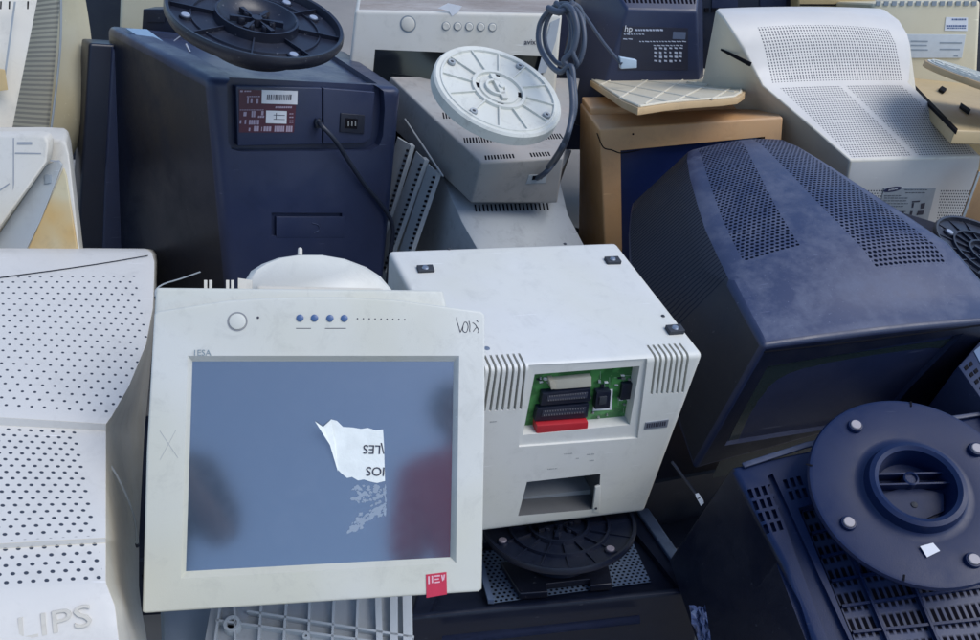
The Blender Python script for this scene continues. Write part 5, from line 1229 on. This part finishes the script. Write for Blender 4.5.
# ------------------------------------------------ the two people standing behind the camera, mirrored faintly in the flat panel
def person(label, x, y, face, shirt, trousers, hairc, reach, hgt=1.68):
    """one continuous skinned figure; shirt, trousers and hair over it"""
    k = hgt / 1.75; fr = Frame((0, 0, face), (x, y, .2))
    t = thing('person', label, 'person', fr)
    J = {'pel': (0, 0, .95), 'wai': (0, .0, 1.08), 'che': (0, .01, 1.30), 'nek': (0, .0, 1.46), 'nk2': (0, .01, 1.53), 'hd': (0, .02, 1.62), 'top': (0, .01, 1.70)}
    E_ = [('pel', 'wai'), ('wai', 'che'), ('che', 'nek'), ('nek', 'nk2'), ('nk2', 'hd'), ('hd', 'top')]
    rad = {'pel': (.15, .11), 'wai': (.135, .10), 'che': (.16, .11), 'nek': (.07, .06), 'nk2': (.052, .055), 'hd': (.075, .095), 'top': (.055, .07)}
    for s_, sg in (('l', -1), ('r', 1)):
        J.update({s_ + 'hip': (sg * .09, 0, .88), s_ + 'kne': (sg * .10, .02, .48), s_ + 'ank': (sg * .11, -.01, .08), s_ + 'toe': (sg * .13, .14, .03), s_ + 'sho': (sg * .185, 0, 1.40)})
        if reach: J.update({s_ + 'elb': (sg * .24, .08, 1.16), s_ + 'wri': (sg * .10, .26, 1.26), s_ + 'pal': (sg * .065, .31, 1.30)})
        else: J.update({s_ + 'elb': (sg * .24, -.02, 1.12), s_ + 'wri': (sg * .26, .05, .88), s_ + 'pal': (sg * .26, .07, .80)})
        E_ += [('pel', s_ + 'hip'), (s_ + 'hip', s_ + 'kne'), (s_ + 'kne', s_ + 'ank'), (s_ + 'ank', s_ + 'toe'), ('che', s_ + 'sho'), (s_ + 'sho', s_ + 'elb'), (s_ + 'elb', s_ + 'wri'), (s_ + 'wri', s_ + 'pal')]
        rad.update({s_ + 'hip': (.085, .085), s_ + 'kne': (.055, .06), s_ + 'ank': (.036, .042), s_ + 'toe': (.035, .025), s_ + 'sho': (.062, .062), s_ + 'elb': (.040, .040), s_ + 'wri': (.026, .022), s_ + 'pal': (.036, .017)})
        P_ = Vector(J[s_ + 'pal']); d = (P_ - Vector(J[s_ + 'wri'])).normalized(); side = Vector((1, 0, 0)) if not reach else Vector((0, .3, 1)).normalized()
        side = (side - d * side.dot(d)).normalized(); cur = d.cross(side) * (.3 * sg)
        for i, (o_, L_) in enumerate(((-.027, .062), (-.009, .074), (.009, .070), (.026, .054))):
            a, b_, c_ = '%sf%da' % (s_, i), '%sf%db' % (s_, i), '%sf%dc' % (s_, i)
            J[a] = tuple(P_ + side * o_ + d * .035); J[b_] = tuple(Vector(J[a]) + (d + cur * .5) * L_ * .5); J[c_] = tuple(Vector(J[b_]) + (d * .8 + cur) * L_ * .5)
            E_ += [(s_ + 'pal', a), (a, b_), (b_, c_)]
            for q in (a, b_, c_): rad[q] = (.0085, .0085)
        a, b_ = s_ + 'tha', s_ + 'thb'; J[a] = tuple(P_ - side * .035 * sg); J[b_] = tuple(Vector(J[a]) - side * .02 * sg + d * .035)
        E_ += [(s_ + 'pal', a), (a, b_)]; rad[a] = (.011, .011); rad[b_] = (.009, .009)
    def skin(name, keys, mat, grow, parent, cap=None):
        keys = [q for q in J if q in keys]; ix = {q: i for i, q in enumerate(keys)}
        me = bpy.data.meshes.new(name); me.from_pydata([Vector(J[q]) * k for q in keys], [(ix[a], ix[b_]) for a, b_ in E_ if a in ix and b_ in ix], [])
        o = bpy.data.objects.new(name, me); COL.objects.link(o)
        md = o.modifiers.new('s', 'SKIN'); sv = me.skin_vertices[0].data
        for q, i in ix.items(): r = rad[q]; sv[i].radius = ((r[0] + grow) * k, (r[1] + grow) * k)
        sv[ix['pel'] if 'pel' in ix else 0].use_root = True
        o.modifiers.new('u', 'SUBSURF').render_levels = 1
        dg = bpy.context.evaluated_depsgraph_get(); dg.update(); me2 = bpy.data.meshes.new_from_object(o.evaluated_get(dg)); o.modifiers.clear(); o.data = me2
        me2.materials.clear(); me2.materials.append(mat)
        for p in me2.polygons: p.use_smooth = True
        o.parent = parent; o.matrix_basis = Matrix.Identity(4); return o
    body = skin('body', list(J), flat('skin', (.38, .22, .15), .5), 0, t)
    skin('shirt', ['pel', 'wai', 'che', 'nek', 'lsho', 'lelb', 'rsho', 'relb'], shirt, .026, t)
    skin('trousers', ['pel', 'lhip', 'lkne', 'lank', 'rhip', 'rkne', 'rank'], trousers, .012, t)
    mb = MB(); mb.lathe([(0, .10), (.05, .09), (.085, .05), (.092, 0), (.080, -.04), (.07, -.05)], 24, 0, (0, -.012, 1.655)); mb.build('hair', hairc, t).matrix_basis = Matrix.Scale(k, 4)
    mb = MB(); mb.lathe([(0, .03), (.006, .022), (.012, .0), (.010, -.006), (0, -.008)], 12, 0, (0, .108, 1.60)); mb.build('nose', bpy.data.materials['skin'], t).matrix_basis = Matrix.Scale(k, 4)
    for sg in (-1, 1):
        mb = MB(); bmesh.ops.create_uvsphere(mb.bm, u_segments=12, v_segments=8, radius=.011, matrix=Matrix.Translation((sg * .032, .100, 1.635))); mb.build('eye', M['sticker'], t).matrix_basis = Matrix.Scale(k, 4)
        mb = MB(); bmesh.ops.create_uvsphere(mb.bm, u_segments=10, v_segments=8, radius=.022, matrix=Matrix.Translation((sg * .078, .01, 1.62)) @ Matrix.Diagonal((.4, .8, 1.3, 1))); mb.build('ear', bpy.data.materials['skin'], t).matrix_basis = Matrix.Scale(k, 4)
    mb = MB(); mb.prism([(-.024, .100, 1.568), (.024, .100, 1.568), (.012, .106, 1.562), (-.012, .106, 1.562)], (0, .008, .008)); mb.build('mouth', flat('lips', (.30, .10, .09), .5), t).matrix_basis = Matrix.Scale(k, 4)
    return t
person('person in a bright red shirt, arms at the sides, mirrored in the flat panel screen', .625, -.52, 25, flat('red cloth', (.90, .035, .035), .8), flat('dark cloth', (.02, .02, .03), .8), flat('black hair', (.01, .008, .007), .5), False, 1.70)
person('person in a black shirt holding both hands up to take the photograph', -.34, -.50, 0, flat('black cloth', (.012, .012, .016), .8), flat('blue cloth', (.04, .05, .09), .8), flat('dark hair', (.012, .01, .008), .5), True, 1.62)
# ================================================================== ground, sky, light
def ground_mat():
    m, nt, b = nodes('dusty concrete'); tc = N(nt, 'ShaderNodeTexCoord'); n = N(nt, 'ShaderNodeTexNoise'); n.inputs['Scale'].default_value = 3; n.inputs['Detail'].default_value = 10
    nt.links.new(tc.outputs['Object'], n.inputs['Vector']); nt.links.new(mixc(nt, n.outputs['Fac'], (.16, .15, .14), (.30, .28, .25)), b.inputs['Base Color']); b.inputs['Roughness'].default_value = .9
    bp = N(nt, 'ShaderNodeBump'); bp.inputs['Strength'].default_value = .4; nt.links.new(n.outputs['Fac'], bp.inputs['Height']); nt.links.new(bp.outputs[0], b.inputs['Normal']); return m
mb = MB(); S_ = 150; mb.patch((-S_, -S_, .2), (S_, -S_, .2), (S_, S_, .2), (-S_, S_, .2), 4, 4)
g = mb.build('ground', ground_mat(), None); g['kind'] = 'structure'
w = bpy.data.worlds.new('World'); sc.world = w; w.use_nodes = True
nt = w.node_tree; bg = nt.nodes['Background']
sky = nt.nodes.new('ShaderNodeTexSky'); sky.sky_type = 'NISHITA'; sky.sun_disc = False
AZ, EL = R(108), R(56)      # sun direction, azimuth from +Y clockwise
sky.sun_elevation = EL; sky.sun_rotation = AZ; sky.air_density = 1.0; sky.dust_density = 1.0; sky.ozone_density = 4.0
nt.links.new(sky.outputs[0], bg.inputs['Color']); bg.inputs['Strength'].default_value = .15
sd = bpy.data.lights.new('sun', 'SUN'); so_ = bpy.data.objects.new('sun', sd); COL.objects.link(so_)
sd.energy = 1.5; sd.angle = R(42); sd.color = (1, .97, .93)
sdir = Vector((math.sin(AZ) * math.cos(EL), math.cos(AZ) * math.cos(EL), math.sin(EL)))
so_.rotation_euler = sdir.to_track_quat('Z', 'Y').to_euler(); so_.location = sdir * 5
sc.view_settings.view_transform = 'Standard'; sc.view_settings.look = 'None'; sc.view_settings.gamma = 1; sc.view_settings.use_curve_mapping = False
sc.view_settings.exposure = 0.5
